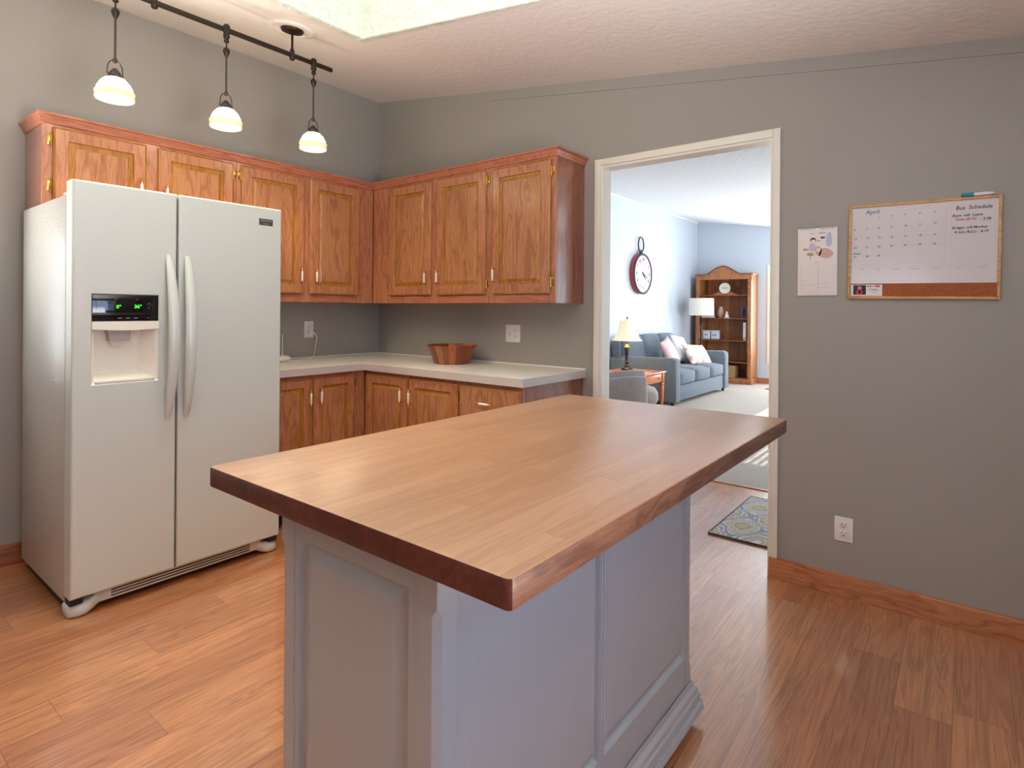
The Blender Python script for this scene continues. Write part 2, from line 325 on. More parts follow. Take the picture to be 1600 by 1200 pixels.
# ------------------------------------------------------------------ mesh builder (world coordinates; build() makes them local)
class MB:
    def __init__(s): s.v = []; s.f = []; s.fm = []; s.mats = []
    def mi(s, mat):
        m = M[mat]
        if m not in s.mats: s.mats.append(m)
        return s.mats.index(m)
    def add(s, verts, faces, mat, mtx=None):
        b = len(s.v); i = s.mi(mat)
        s.v += [(mtx @ Vector(v)) if mtx else Vector(v) for v in verts]
        for f in faces: s.f.append([b+k for k in f]); s.fm.append(i)
        return s
    def bm(s, bm, mat, mtx=None):
        bm.verts.index_update()
        s.add([v.co.copy() for v in bm.verts], [[v.index for v in f.verts] for f in bm.faces], mat, mtx); bm.free(); return s
    def box(s, a, b, mat, bev=0, seg=2, mtx=None):
        bm = bmesh.new(); bmesh.ops.create_cube(bm, size=1)
        c = [(a[i]+b[i])/2 for i in range(3)]; d = [abs(b[i]-a[i]) for i in range(3)]
        for v in bm.verts: v.co = Vector((v.co.x*d[0]+c[0], v.co.y*d[1]+c[1], v.co.z*d[2]+c[2]))
        if bev > 0: bmesh.ops.bevel(bm, geom=bm.edges[:], offset=min(bev, min(d)*.49), segments=seg, profile=.5, affect='EDGES')
        return s.bm(bm, mat, mtx)
    def prism(s, poly, vec, mat, mtx=None):
        n = len(poly); vec = Vector(vec); p = [Vector(q) for q in poly]
        vs = p + [q+vec for q in p]
        fs = [list(range(n))[::-1], list(range(n, 2*n))] + [[i, (i+1) % n, n+(i+1) % n, n+i] for i in range(n)]
        return s.add(vs, fs, mat, mtx)
    def loft(s, secs, mat, cap=True, mtx=None, closed=True):
        n = len(secs[0]); vs = [p for q in secs for p in q]; fs = []
        for j in range(len(secs)-1):
            for i in range(n if closed else n-1):
                k = (i+1) % n; fs.append([j*n+i, j*n+k, (j+1)*n+k, (j+1)*n+i])
        if cap: fs.append(list(range(n))[::-1]); fs.append([(len(secs)-1)*n+i for i in range(n)])
        return s.add(vs, fs, mat, mtx)
    def lathe(s, prof, c, mat, seg=24, axis='z', mtx=None, cap=True):
        secs = []
        for r, h in prof:
            q = []
            for i in range(seg):
                a = 2*math.pi*i/seg; x, y = r*math.cos(a), r*math.sin(a)
                q.append(Vector(c)+Vector({'z': (x, y, h), 'x': (h, x, y), 'y': (y, h, x)}[axis]))
            secs.append(q)
        return s.loft(secs, mat, cap, mtx)
    def tube(s, pts, r, mat, seg=8, cap=True, mtx=None):
        pts = [Vector(p) for p in pts]; secs = []; up = None
        for i, p in enumerate(pts):
            t = (pts[min(i+1, len(pts)-1)]-pts[max(i-1, 0)]).normalized()
            if up is None: up = t.orthogonal().normalized()
            up = (up - t*up.dot(t)).normalized(); w = t.cross(up)
            rr = r[i] if isinstance(r, (list, tuple)) else r
            secs.append([p+(up*math.cos(2*math.pi*k/seg)+w*math.sin(2*math.pi*k/seg))*rr for k in range(seg)])
        return s.loft(secs, mat, cap, mtx)
    def torus(s, c, rad, r, mat, nrm='x', seg=32, sy=1.0):
        pts = []
        for i in range(seg+1):
            a = 2*math.pi*i/seg; p, q = rad*math.cos(a), rad*sy*math.sin(a)
            pts.append(Vector(c)+Vector({'x': (0, p, q), 'y': (p, 0, q), 'z': (p, q, 0)}[nrm]))
        return s.tube(pts, r, mat, 8, False)
    def rings(s, rects, mats, fr, cap=True):
        """nested rectangles (u0, v0, u1, v1, n) in the frame fr(u, v, n) joined by quads"""
        secs = []
        for (u0, v0, u1, v1, n) in rects: secs.append([fr(u0, v0, n), fr(u1, v0, n), fr(u1, v1, n), fr(u0, v1, n)])
        for j in range(len(secs)-1):
            s.add(secs[j]+secs[j+1], [[i, (i+1) % 4, 4+(i+1) % 4, 4+i] for i in range(4)], mats[j])
        if cap: s.add(secs[-1], [[0, 1, 2, 3]], mats[-1])
        return s
    def text(s, string, size, fr, u, v, n, mat, align='LEFT', shear=0.0, bold=0.0, depth=.0004, sx=1.0):
        cu = bpy.data.curves.new('t', 'FONT'); cu.body = string; cu.size = size; cu.align_x = align; cu.shear = shear
        cu.extrude = depth/2; cu.offset = bold; cu.resolution_u = 2
        ob = bpy.data.objects.new('t', cu); COL.objects.link(ob)
        dg = bpy.context.evaluated_depsgraph_get(); me = bpy.data.meshes.new_from_object(ob.evaluated_get(dg))
        s.add([fr(u+q.co.x*sx, v+q.co.y, n+q.co.z) for q in me.vertices], [list(p.vertices) for p in me.polygons], mat)
        bpy.data.objects.remove(ob); bpy.data.meshes.remove(me); bpy.data.curves.remove(cu); return s
    def build(s, name, parent=None, loc=None, ang=38):
        o0 = Vector(loc) if loc is not None else (ORG.get(parent.name, Vector()) if parent else Vector())
        me = bpy.data.meshes.new(name); me.from_pydata([v-o0 for v in s.v], [], s.f)
        for m in s.mats: me.materials.append(m)
        me.polygons.foreach_set('material_index', s.fm); me.validate()
        bm = bmesh.new(); bm.from_mesh(me); bmesh.ops.recalc_face_normals(bm, faces=bm.faces[:]); bm.to_mesh(me); bm.free()
        me.polygons.foreach_set('use_smooth', [True]*len(me.polygons)); me.set_sharp_from_angle(angle=R(ang)); me.update()
        o = bpy.data.objects.new(name, me); COL.objects.link(o)
        if parent: o.parent = parent
        else: o.location = o0
        ORG[o.name] = o0
        return o
ORG = {}
def tag(o, label, cat=None, group=None, kind=None):
    o['label'] = label
    if cat: o['category'] = cat
    if group: o['group'] = group
    if kind: o['kind'] = kind
    return o
def thing(name, label, cat, loc, group=None):
    o = bpy.data.objects.new(name, None); COL.objects.link(o); o.location = loc; o.empty_display_size = .1
    ORG[o.name] = Vector(loc); return tag(o, label, cat, group)
def struct(o, label, cat): return tag(o, label, cat, None, 'structure')
def frA(x0): return lambda u, v, n: Vector((x0+n, u, v))        # faces +x, u runs along y
def frB(y0): return lambda u, v, n: Vector((u, y0-n, v))        # faces -y, u runs along x
def zc(x): return 2.915-.149*x

# ------------------------------------------------------------------ room shell
XR, YF, YR, XL = 4.4, 7.95, YREAR, -.368
D0, D1, DH = 2.002, 2.940, 2.113
def holes_wall(b0, b1, holes, top0, top1, fr, thick, mat):
    """wall in (u, v) from b0 to b1 with rectangular holes, built of strips; thickness along n"""
    mb = MB(); us = sorted({b0, b1} | {h[0] for h in holes} | {h[1] for h in holes})
    top = lambda u: top0+(top1-top0)*(u-b0)/(b1-b0)
    for ua, ub in zip(us[:-1], us[1:]):
        spans = []; z = 0.0
        for h in sorted([h for h in holes if h[0] <= ua+1e-6 and h[1] >= ub-1e-6], key=lambda h: h[2]):
            if h[2] > z: spans.append((z, z, h[2], h[2]))
            z = h[3]
        spans.append((z, z, top(ub), top(ua)))
        for a, b, c, d in spans:
            q = [fr(ua, a, 0), fr(ub, b, 0), fr(ub, c, 0), fr(ua, d, 0)]
            mb.prism(q, fr(ua, a, -thick)-fr(ua, a, 0), mat)
    return mb
struct(MB().box((-.6, YR-.15, -.1), (XR+.15, 1.4, 0), 'floor').build('floor'), 'brown oak plank laminate floor of the kitchen and entry', 'floor')
struct(MB().box((-.6, 1.4, -.1), (XR+.15, YF+.15, .004), 'carpet').build('floor_carpet'), 'cream carpet covering the living room floor', 'carpet')
struct(MB().box((D0-1.5, 1.375, 0), (XR, 1.405, .006), 'base_wood', .002).build('trim_1'), 'thin wood transition strip between laminate and carpet', 'trim')
SINK = (-3.5, -2.46, .98, 1.78)
struct(holes_wall(YR, .0, [SINK], zc(0), zc(0), frA(0.0), .12, 'wall').build('wall_left'), 'greige painted wall behind the refrigerator and cabinets', 'wall')
struct(MB().prism([(-.5, 0, 0), (D0, 0, 0), (D0, 0, DH), (D1, 0, DH), (D1, 0, 0), (XR, 0, 0), (XR, 0, zc(XR)), (-.5, 0, zc(-.5))], (0, .045, 0), 'wall').build('wall_back'),
       'greige painted wall with the open doorway to the living room', 'wall')
struct(MB().prism([(-.5, .045, 0), (D0, .045, 0), (D0, .045, DH), (D1, .045, DH), (D1, .045, 0), (XR, .045, 0), (XR, .045, zc(XR)), (-.5, .045, zc(-.5))], (0, .045, 0), 'wall_blue').build('wall_living_near'),
       'pale blue living room face of the doorway wall', 'wall')
frR = lambda u, v, n: Vector((XR-n, u, v))
KW = (-3.2, -1.5, .95, 2.05); LW1 = (4.3, 6.9, .65, 2.1); LW2 = (2.04, 4.1, .75, 2.12)
struct(holes_wall(YR, 0, [KW], zc(XR), zc(XR), frR, .12, 'wall').build('wall_right'), 'greige kitchen wall with a window to the right', 'wall')
struct(holes_wall(0, YF, [LW1, LW2], zc(XR), zc(XR), frR, .12, 'wall_blue').build('wall_living_right'), 'pale blue living room wall with two windows', 'wall')
frF = lambda u, v, n: Vector((u, YR+n, v))
BW = (1.85, 3.35, .95, 1.95)
struct(holes_wall(0, XR, [BW], zc(0), zc(XR), frF, .12, 'wall_brown').build('wall_front'), 'unseen wall opposite the doorway, made brown to cut bounce light', 'wall')
FW = (.955, 2.5, .42, 2.05)
struct(holes_wall(-.5, XR, [FW], zc(-.5), zc(XR), frB(YF), .12, 'wall_blue').build('wall_far'), 'pale blue far wall of the living room behind the bookcase', 'wall')
struct(holes_wall(.09, YF, [], zc(XL), zc(XL), frA(XL), .12, 'wall_blue').build('wall_living_left'), 'pale blue living room wall with the clock', 'wall')
# ceiling with the skylight opening
SX0, SX1, SY0, SY1, STOP = 1.065, 2.42, -2.3, -.998, 4.7
def slab(x0, y0, x1, y1): return [Vector((x0, y0, zc(x0))), Vector((x1, y0, zc(x1))), Vector((x1, y1, zc(x1))), Vector((x0, y1, zc(x0)))]
mb = MB()
h_ = .012
for r_ in ((-.3, YR-.1, XR+.15, SY0-h_), (-.3, SY1+h_, XR+.15, .045), (-.3, SY0-h_, SX0-h_, SY1+h_), (SX1+h_, SY0-h_, XR+.15, SY1+h_)): mb.prism(slab(*r_), (0, 0, .06), 'ceiling')
struct(mb.build('ceiling'), 'sloped textured kitchen ceiling with a skylight opening', 'ceiling')
mb = MB().prism(slab(-.5, .045, XR+.15, YF+.15), (0, 0, .06), 'ceiling_white')
struct(mb.build('ceiling_living'), 'white textured sloped ceiling of the living room', 'ceiling')
mb = MB(); th = .04
mb.prism([(SX0-th, SY0, zc(SX0)), (SX0, SY0, zc(SX0)), (SX0, SY0, STOP), (SX0-th, SY0, STOP)], (0, SY1-SY0, 0), 'shaft')
mb.prism([(SX1, SY0, zc(SX1)), (SX1+th, SY0, zc(SX1)), (SX1+th, SY0, STOP), (SX1, SY0, STOP)], (0, SY1-SY0, 0), 'shaft')
for y in (SY0-th, SY1): mb.prism([(SX0-th, y, zc(SX0)), (SX1+th, y, zc(SX1)), (SX1+th, y, STOP), (SX0-th, y, STOP)], (0, th, 0), 'shaft')
mb.tube([(SX0, SY0, zc(SX0)), (SX0, SY1, zc(SX0)), (SX1, SY1, zc(SX1))], .008, 'shaft', 8)
struct(mb.build('trim_2'), 'white textured skylight shaft rising from the ceiling', 'skylight shaft')
w = struct(MB().box((SX0-.05, SY0-.05, STOP), (SX1+.05, SY1+.05, STOP+.012), 'opal').build('window_1'), 'opal skylight pane above the kitchen', 'skylight')
# windows with frames and panes
def window(idx, fr, rect, nu, nv, label, thick=.12, blind=False):
    u0, u1, v0, v1 = rect; o = thing('window_%d' % idx, label, 'window', fr((u0+u1)/2, v0, 0)); o['kind'] = 'structure'
    mb = MB(); c = .06
    def bx(a, b, e, g, n0, n1): 
        p, q = fr(a, e, n0), fr(b, g, n1)
        mb.box([min(p[i], q[i]) for i in range(3)], [max(p[i], q[i]) for i in range(3)], 'trim_white', .003)
    for a, b, e, g in ((u0-c, u0, v0-c, v1+c), (u1, u1+c, v0-c, v1+c), (u0, u1, v1, v1+c), (u0, u1, v0-c, v0)): bx(a, b, e, g, 0, .015)
    for a, b, e, g in ((u0, u0+.035, v0, v1), (u1-.035, u1, v0, v1), (u0+.035, u1-.035, v1-.035, v1), (u0+.035, u1-.035, v0, v0+.035)): bx(a, b, e, g, -.075, -.035)
    for i in range(1, nu): x = u0+(u1-u0)*i/nu; bx(x-.011, x+.011, v0+.035, v1-.035, -.065, -.045)
    for i in range(1, nv): z = v0+(v1-v0)*i/nv; bx(u0+.035, u1-.035, z-.011, z+.011, -.066, -.044)
    mb.build('window_frame', o)
    p, q = fr(u0+.03, v0+.03, -.057), fr(u1-.03, v1-.03, -.053)
    MB().box([min(p[i], q[i]) for i in range(3)], [max(p[i], q[i]) for i in range(3)], 'glass').build('pane', o)
    return o
window(2, frA(0.0), SINK, 3, 2, 'white framed kitchen window left of the refrigerator')
window(3, frR, KW, 2, 2, 'white framed kitchen window in the right wall')
window(4, frR, LW1, 3, 2, 'added wide white framed living room window, unseen, carrying daylight to the sofa')  # unseen window added to carry daylight into the living room
w6 = window(5, frR, LW2, 2, 1, 'white framed living room window with a slatted blind')
mb = MB(); z = LW2[2]+.06
while z < LW2[3]-.05:
    mb.box((-.021, LW2[0]+.04, -.0015), (.021, LW2[1]-.04, .0015), 'blind', 0, 1, Matrix.Translation((XR+.005, 0, z)) @ Matrix.Rotation(R(-12), 4, 'Y')); z += .047
mb.box((XR-.03, LW2[0]+.03, LW2[3]-.05), (XR+.04, LW2[1]-.03, LW2[3]-.005), 'blind', .004)
for y in (LW2[0]+.25, (LW2[0]+LW2[1])/2, LW2[1]-.25): mb.box((XR+.003, y-.012, LW2[2]+.03), (XR+.007, y+.012, LW2[3]-.05), 'blind')
tag(mb.build('window_blind', None, (XR, 3.1, LW2[2])), 'white horizontal slat blind in the living room window', 'blind')
window(7, frF, BW, 2, 2, 'added white framed window, unseen, around the rear fill lamp')  # unseen window added as an opening for the rear fill lamp
window(6, frB(YF), FW, 2, 2, 'white framed living room window right of the bookcase')
struct(MB().prism([(XR+.14, -3.9, 2.12), (XR+2.6, -3.9, 1.95), (XR+2.6, -3.9, 2.0), (XR+.14, -3.9, 2.17)], (0, 3.7, 0), 'ext_white').build('added_sun_shade'), 'added white roof, unseen, keeping the sun off the kitchen window', 'added sun shade')  # unseen roof added to block direct sun at the kitchen window
# doorway casing and jamb
CW = .039
mb = MB()
mb.box((D0-CW, -.014, 0), (D0, 0, DH+CW), 'trim_white', .003); mb.box((D1, -.014, .094), (D1+CW-.006, 0, DH+CW), 'trim_white', .003)
mb.box((D0, -.014, DH), (D1, 0, DH+CW), 'trim_white', .003)
mb.box((D0, -.002, 0), (D0+.012, .092, DH), 'trim_white'); mb.box((D1-.012, -.002, 0), (D1, .092, DH), 'trim_white'); mb.box((D0+.012, -.002, DH-.012), (D1-.012, .092, DH), 'trim_white')
mb.box((D0-CW, .09, 0), (D0, .104, DH+CW), 'trim_white', .003); mb.box((D1, .09, 0), (D1+CW, .104, DH+CW), 'trim_white', .003); mb.box((D0, .09, DH), (D1, .104, DH+CW), 'trim_white', .003)
struct(mb.build('trim_4'), 'narrow off white casing around the open doorway', 'door trim')
def baseprof(h): return [(0, 0), (.018, 0), (.018, .012), (.014, .022), (.013, h-.012), (.008, h-.002), (0, h)]
mb = MB().prism([Vector((D1-.004, -n, z)) for n, z in baseprof(.096)], (XR-D1+.004, 0, 0), 'base_wood')
struct(mb.build('baseboard_back'), 'honey wood baseboard along the wall under the whiteboard', 'baseboard')
mb = MB().prism([Vector((n, YR, z)) for n, z in baseprof(.1)], (0, -1.36-YR, 0), 'base_wood_y')
struct(mb.build('baseboard_left'), 'dark honey wood baseboard behind the refrigerator', 'baseboard')
mb = MB().prism([Vector((XL, YF-n, z)) for n, z in baseprof(.1)], (XR-XL, 0, 0), 'base_wood')
struct(mb.build('baseboard_far'), 'wood baseboard along the far living room wall', 'baseboard')
mb = MB().prism([(1.16, -.005, zc(1.16)-.064), (XR, -.005, zc(XR)-.064), (XR, -.005, zc(XR)), (1.16, -.005, zc(1.16))], (0, .005, 0), 'wall')
struct(mb.build('trim_5'), 'greige painted batten where the wall meets the ceiling', 'trim')
mb = MB().prism([(XL, .12, zc(XL)-.02), (XL+.014, .12, zc(XL)-.024), (XL+.022, .12, zc(XL)), (XL, .12, zc(XL))], (0, YF-.14, 0), 'trim_white')
struct(mb.build('trim_6'), 'thin white bead along the living room ceiling', 'trim')

# ------------------------------------------------------------------ cabinets
def door_panel(fr, u0, u1, v0, v1, name, parent, t=.02, st=.058):
    w_ = [(0, 0), (0, t-.007), (.009, t), (st, t), (st+.004, t-.008), (st+.014, t-.009), (st+.03, t-.002)]
    rects = [(u0+i, v0+i, u1-i, v1-i, n) for i, n in w_]
    mb = MB().rings(rects, ['oak_frame', 'oak_gold', 'oak_frame', 'oak_gold', 'oak_gold', 'oak_gold', 'oak'], fr)
    mb.add([fr(u0, v0, 0), fr(u1, v0, 0), fr(u1, v1, 0), fr(u0, v1, 0)], [[0, 1, 2, 3]], 'oak_frame')
    return mb.build(name, parent, ang=25)
def pull(fr, u, v, parent, n0, horiz=False):
    """brass pull with a white ceramic grip"""
    mb = MB(); L = .063; off = n0+.024
    def P(a, r): return (r, a)
    prof_b = [(.0005, -L), (.003, -L+.004), (.0018, -L+.008), (.0035, -L+.012), (.002, -L+.016), (.006, -L+.022), (.0065, -L+.027), (.004, -L+.030)]
    pts = [(.004, -.033), (.0065, -.028), (.007, 0), (.0065, .028), (.004, .033)]
    def run(prof, mat):
        secs = []
        for r, h in prof:
            q = []
            for i in range(10):
                a = 2*math.pi*i/10; du = r*math.cos(a); dn = r*math.sin(a)
                q.append(fr(u+h, v+du, off+dn) if horiz else fr(u+du, v+h, off+dn))
            secs.append(q)
        mb.loft(secs, mat)
    run(prof_b, 'brass'); run([(r, -h) for r, h in prof_b[::-1]], 'brass'); run(pts, 'ceramic')
    for s_ in (-1, 1):
        h = s_*.039
        a, b = (fr(u+h, v, n0-.002), fr(u+h, v, off)) if horiz else (fr(u, v+h, n0-.002), fr(u, v+h, off))
        mb.tube([a, b], .0035, 'brass', 8)
    return mb.build('handle', parent)
def hinge(fr, u, v, side, parent, leaf=.020):
    """small brass hinge on the face frame beside a door edge; side = +1 when the door lies towards +u"""
    mb = MB(); s_ = side
    a, b = fr(u-s_*leaf, v-.022, -.001), fr(u-s_*.004, v+.022, .0025)
    mb.box([min(a[i], b[i]) for i in range(3)], [max(a[i], b[i]) for i in range(3)], 'brass', .0005)
    secs = []
    for r, h in [(.0005, -.036), (.0028, -.033), (.0016, -.030), (.004, -.028), (.004, .028), (.0016, .030), (.0028, .033), (.0005, .036)]:
        secs.append([fr(u-s_*.004+r*math.cos(2*math.pi*i/8), v+h, .006+r*math.sin(2*math.pi*i/8)) for i in range(8)])
    mb.loft(secs, 'brass')
    return mb.build('hinge', parent)
ZU0, ZU1 = 1.312, 2.142
def cab_body(x0, y0, x1, y1, z0, z1, parent, front='x', end=None):
    mb = MB(); fm = 'oak_frame'
    if front == 'x':
        mb.box((x0, y0, z0), (x1-.019, y1, z1), 'oak_end')
    else:
        mb.box((x0, y0+.019, z0), (x1, y1, z1), 'oak_end')
    return mb.build('carcass', parent)
def face_frame(fr, u0, u1, v0, v1, stiles, parent, rail_mat, rb=.05, rt=.035):
    """frame of stiles and rails standing in front of the carcass"""
    mb = MB()
    def bx(a, b, c, d, mat):
        p, q = fr(a, c, -.019), fr(b, d, 0)
        mb.box([min(p[i], q[i]) for i in range(3)], [max(p[i], q[i]) for i in range(3)], mat, .001, 1)
    for a, b in stiles: bx(a, b, v0, v1, 'oak_frame')
    ss = sorted(stiles)
    for (a, b), (c, d) in zip(ss[:-1], ss[1:]):
        bx(b, c, v1-rt, v1, rail_mat); bx(b, c, v0, v0+rb, rail_mat)
    return mb.build('face_frame', parent)
GU = 'oak wall cabinets under the sloped ceiling'
fA, fB = frA(.303), frB(-.303)
G_ = .001
# over the refrigerator
t = thing('wall_cabinet', 'short oak wall cabinet with two doors above the refrigerator', 'cabinet', (0, -1.77, 1.742), GU)
cab_body(G_, -2.225, .303, -1.311, 1.742, ZU1, t)
face_frame(fA, -2.225, -1.311, 1.742, ZU1, [(-2.225, -2.175), (-1.80, -1.725), (-1.345, -1.311)], t, 'oak_y')
d = door_panel(fA, -2.187, -1.792, 1.765, 2.115, 'door', t); pull(fA, -1.823, 1.875, d, .02); hinge(fA, -2.187, 2.053, 1, d); hinge(fA, -2.187, 1.836, 1, d)
d = door_panel(fA, -1.734, -1.333, 1.765, 2.115, 'door', t); pull(fA, -1.701, 1.872, d, .02); hinge(fA, -1.333, 2.055, -1, d); hinge(fA, -1.333, 1.83, -1, d)
# tall pair between the refrigerator and the corner
t = thing('wall_cabinet', 'oak wall cabinet with two tall doors between refrigerator and corner', 'cabinet', (0, -.8, ZU0), GU)
cab_body(G_, -1.309, .303, -.001, ZU0, ZU1, t)
face_frame(fA, -1.309, -.306, ZU0, ZU1, [(-1.309, -1.26), (-.885, -.80), (-.455, -.306)], t, 'oak_y')
d = door_panel(fA, -1.282, -.868, 1.365, 2.115, 'door', t); pull(fA, -.90, 1.478, d, .02); hinge(fA, -1.282, 2.055, 1, d); hinge(fA, -1.282, 1.43, 1, d)
d = door_panel(fA, -.827, -.435, 1.365, 2.115, 'door', t); pull(fA, -.792, 1.478, d, .02); hinge(fA, -.435, 2.04, -1, d); hinge(fA, -.435, 1.43, -1, d)
# pair on the doorway wall
t = thing('wall_cabinet', 'oak wall cabinet with two doors above the wooden bowl', 'cabinet', (.85, 0, ZU0), GU)
cab_body(.305, -.303, 1.405, -.001, ZU0, ZU1, t, 'y')
face_frame(fB, .305, 1.405, ZU0, ZU1, [(.305, .515), (.90, .975), (1.37, 1.405)], t, 'oak_x')
d = door_panel(fB, .492, .914, 1.365, 2.115, 'door', t); pull(fB, .884, 1.478, d, .02); hinge(fB, .492, 2.045, 1, d); hinge(fB, .492, 1.43, 1, d)
d = door_panel(fB, .964, 1.386, 1.365, 2.115, 'door', t); pull(fB, .996, 1.478, d, .02); hinge(fB, 1.386, 2.055, -1, d); hinge(fB, 1.386, 1.43, -1, d)
# single at the end
t = thing('wall_cabinet', 'oak wall cabinet with one door and a glossy end panel beside the doorway', 'cabinet', (1.65, 0, ZU0), GU)
cab_body(1.407, -.303, 1.888, -.001, ZU0, ZU1, t, 'y')
face_frame(fB, 1.407, 1.888, ZU0, ZU1, [(1.407, 1.455), (1.845, 1.888)], t, 'oak_x')
d = door_panel(fB, 1.438, 1.858, 1.365, 2.115, 'door', t); pull(fB, 1.468, 1.478, d, .02); hinge(fB, 1.858, 2.05, -1, d); hinge(fB, 1.858, 1.43, -1, d)
# crown along the cabinet tops
prof = [(.0008, 2.128), (.007, 2.130), (.009, 2.143), (.016, 2.150), (.020, 2.163), (.027, 2.166), (.027, 2.175), (-.03, 2.175), (-.03, 2.1432), (.0008, 2.1432)]
mb = MB(); secs = [[], [], [], [], []]
for n, z in prof:
    e = .303+n
    secs[0].append(Vector((.001, -2.225-n, z))); secs[1].append(Vector((e, -2.225-n, z))); secs[2].append(Vector((e, -e, z)))
    secs[3].append(Vector((1.888+n, -e, z))); secs[4].append(Vector((1.888+n, -.001, z)))
mb.loft(secs, 'oak_y')
tag(mb.build('crown_moulding', None, (.303, -.303, 2.14)), 'oak crown moulding running along the tops of all the wall cabinets', 'moulding')

GB = 'oak base cabinets under the white countertop'
fA2, fB2 = frA(.595), frB(-.595)
ZB1 = .874
t = thing('base_cabinet', 'oak base cabinet with two doors beside the refrigerator', 'cabinet', (0, -.95, 0), GB)
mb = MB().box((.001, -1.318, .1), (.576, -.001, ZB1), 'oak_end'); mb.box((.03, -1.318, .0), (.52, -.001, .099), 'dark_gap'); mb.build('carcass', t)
face_frame(fA2, -1.318, -.598, .1, ZB1, [(-1.318, -1.27), (-1.01, -.97), (-.70, -.598)], t, 'oak_y')
d = door_panel(fA2, -1.295, -1.0, .135, .852, 'door', t, st=.05); pull(fA2, -1.018, .735, d, .02)
d = door_panel(fA2, -.982, -.685, .135, .852, 'door', t, st=.05); pull(fA2, -.946, .74, d, .02); hinge(fA2, -.685, .80, -1, d)
t = thing('base_cabinet', 'oak base cabinet with two doors in the corner below the bowl', 'cabinet', (1.0, 0, 0), GB)
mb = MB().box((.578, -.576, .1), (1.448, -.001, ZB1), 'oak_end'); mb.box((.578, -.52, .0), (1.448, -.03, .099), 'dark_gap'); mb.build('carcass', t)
face_frame(fB2, .597, 1.448, .1, ZB1, [(.597, .645), (1.01, 1.05), (1.42, 1.448)], t, 'oak_x')
d = door_panel(fB2, .632, 1.020, .135, .852, 'door', t, st=.05); pull(fB2, .985, .745, d, .02)
d = door_panel(fB2, 1.038, 1.440, .135, .852, 'door', t, st=.05); pull(fB2, 1.066, .74, d, .02); hinge(fB2, 1.440, .785, -1, d, .0075)
t = thing('base_cabinet', 'oak base cabinet with a drawer at the end of the counter', 'cabinet', (1.67, 0, 0), GB)
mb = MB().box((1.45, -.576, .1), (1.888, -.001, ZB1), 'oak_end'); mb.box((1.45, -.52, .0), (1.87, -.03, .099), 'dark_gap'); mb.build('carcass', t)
face_frame(fB2, 1.45, 1.888, .1, ZB1, [(1.45, 1.49), (1.855, 1.888)], t, 'oak_x')
mb = MB().rings([(1.456+i, .67+i, 1.882-i, .852-i, n) for i, n in ((0, 0), (0, .013), (.008, .02))], ['oak_frame', 'oak_gold', 'oak'], fB2)
mb.add([fB2(1.456, .67, 0), fB2(1.882, .67, 0), fB2(1.882, .852, 0), fB2(1.456, .852, 0)], [[0, 1, 2, 3]], 'oak_frame')
d = mb.build('drawer', t, ang=25); pull(fB2, 1.655, .765, d, .02, True)
d = door_panel(fB2, 1.456, 1.882, .135, .655, 'door', t, st=.05); pull(fB2, 1.49, .56, d, .02)

# countertop, one L-shaped slab with a thin bead at the walls
mb = MB(); P = [(.001, -1.322), (.630, -1.322), (.630, -.630), (1.913, -.630), (1.913, -.001), (.001, -.001)]
mb.prism([(x, y, .918) for x, y in P], (0, 0, .002), 'counter')
mb.prism([(x, y, .8755) for x, y in P], (0, 0, .0425), 'counter_edge')
mb.box((.001, -1.322, .92), (.010, -.001, .928), 'counter', .002); mb.box((.010, -.010, .92), (1.913, -.001, .928), 'counter', .002)
tag(mb.build('countertop', None, (.3, -.3, .8755)), 'L-shaped white laminate countertop with a square edge', 'countertop')

# ------------------------------------------------------------------ refrigerator
t = thing('refrigerator', 'tall white side by side refrigerator with an ice and water dispenser', 'refrigerator', (.45, -1.8, 0))
mb = MB().box((.10, -2.250, .05), (.765, -1.345, 1.735), 'fridge_side', .006)
mb.box((.14, -2.235, .012), (.74, -1.36, .05), 'rubber')
mb.build('cabinet_body', t)
FX = .778; fF = frA(FX); TD = .082
Y0, Y1, Y2, Y3 = -2.251, -1.857, -1.849, -1.344; Z0, Z1 = .082, 1.786
S0, S1 = -2.186, -1.929
def rr(u0, v0, u1, v1, n): return (u0, v0, u1, v1, n)
mb = MB().rings([rr(Y0, Z0, Y1, Z1, 0), rr(Y0, Z0, Y1, Z1, TD-.008), rr(Y0+.003, Z0+.003, Y1-.003, Z1-.003, TD-.002), rr(Y0+.008, Z0+.008, Y1-.008, Z1-.008, TD),
    rr(S0, .944, S1, 1.326, TD), rr(S0+.003, .947, S1-.003, 1.323, TD-.004)], ['fridge']*5, fF, cap=False)
mb.add([fF(Y0, Z0, 0), fF(Y1, Z0, 0), fF(Y1, Z1, 0), fF(Y0, Z1, 0)], [[0, 1, 2, 3]], 'fridge')
fd_ = mb.build('freezer_door', t, ang=30)
a, b = S0+.003, S1-.003
mb = MB().rings([rr(a, .947, b, 1.21, TD-.004), rr(a+.010, .957, b-.010, 1.20, TD-.012), rr(a+.022, .985, b-.05, 1.19, .012), rr(a+.03, .995, b-.06, 1.18, .006)], ['fridge_cream']*4, fF)
mb.box((FX+.012, a+.012, .950), (FX+TD-.002, b-.012, .962), 'fridge_cream', .003)
mb.build('dispenser_recess', fd_)
p = [fF(a+(b-a)*i/12, 1.177-.006*math.sin(math.pi*i/12), 0) for i in range(13)] + [fF(b, 1.209, 0), fF(a, 1.209, 0)]
mb = MB().prism([q+Vector((TD-.03, 0, 0)) for q in p], (.036, 0, 0), 'fridge_cream'); mb.build('dispenser_ledge', fd_)
mb = MB().prism([fF(-2.118, 1.178, .02), fF(-2.03, 1.178, .02), fF(-2.035, 1.125, .02), fF(-2.11, 1.125, .02)], (.035, 0, 0), 'fridge_grey')
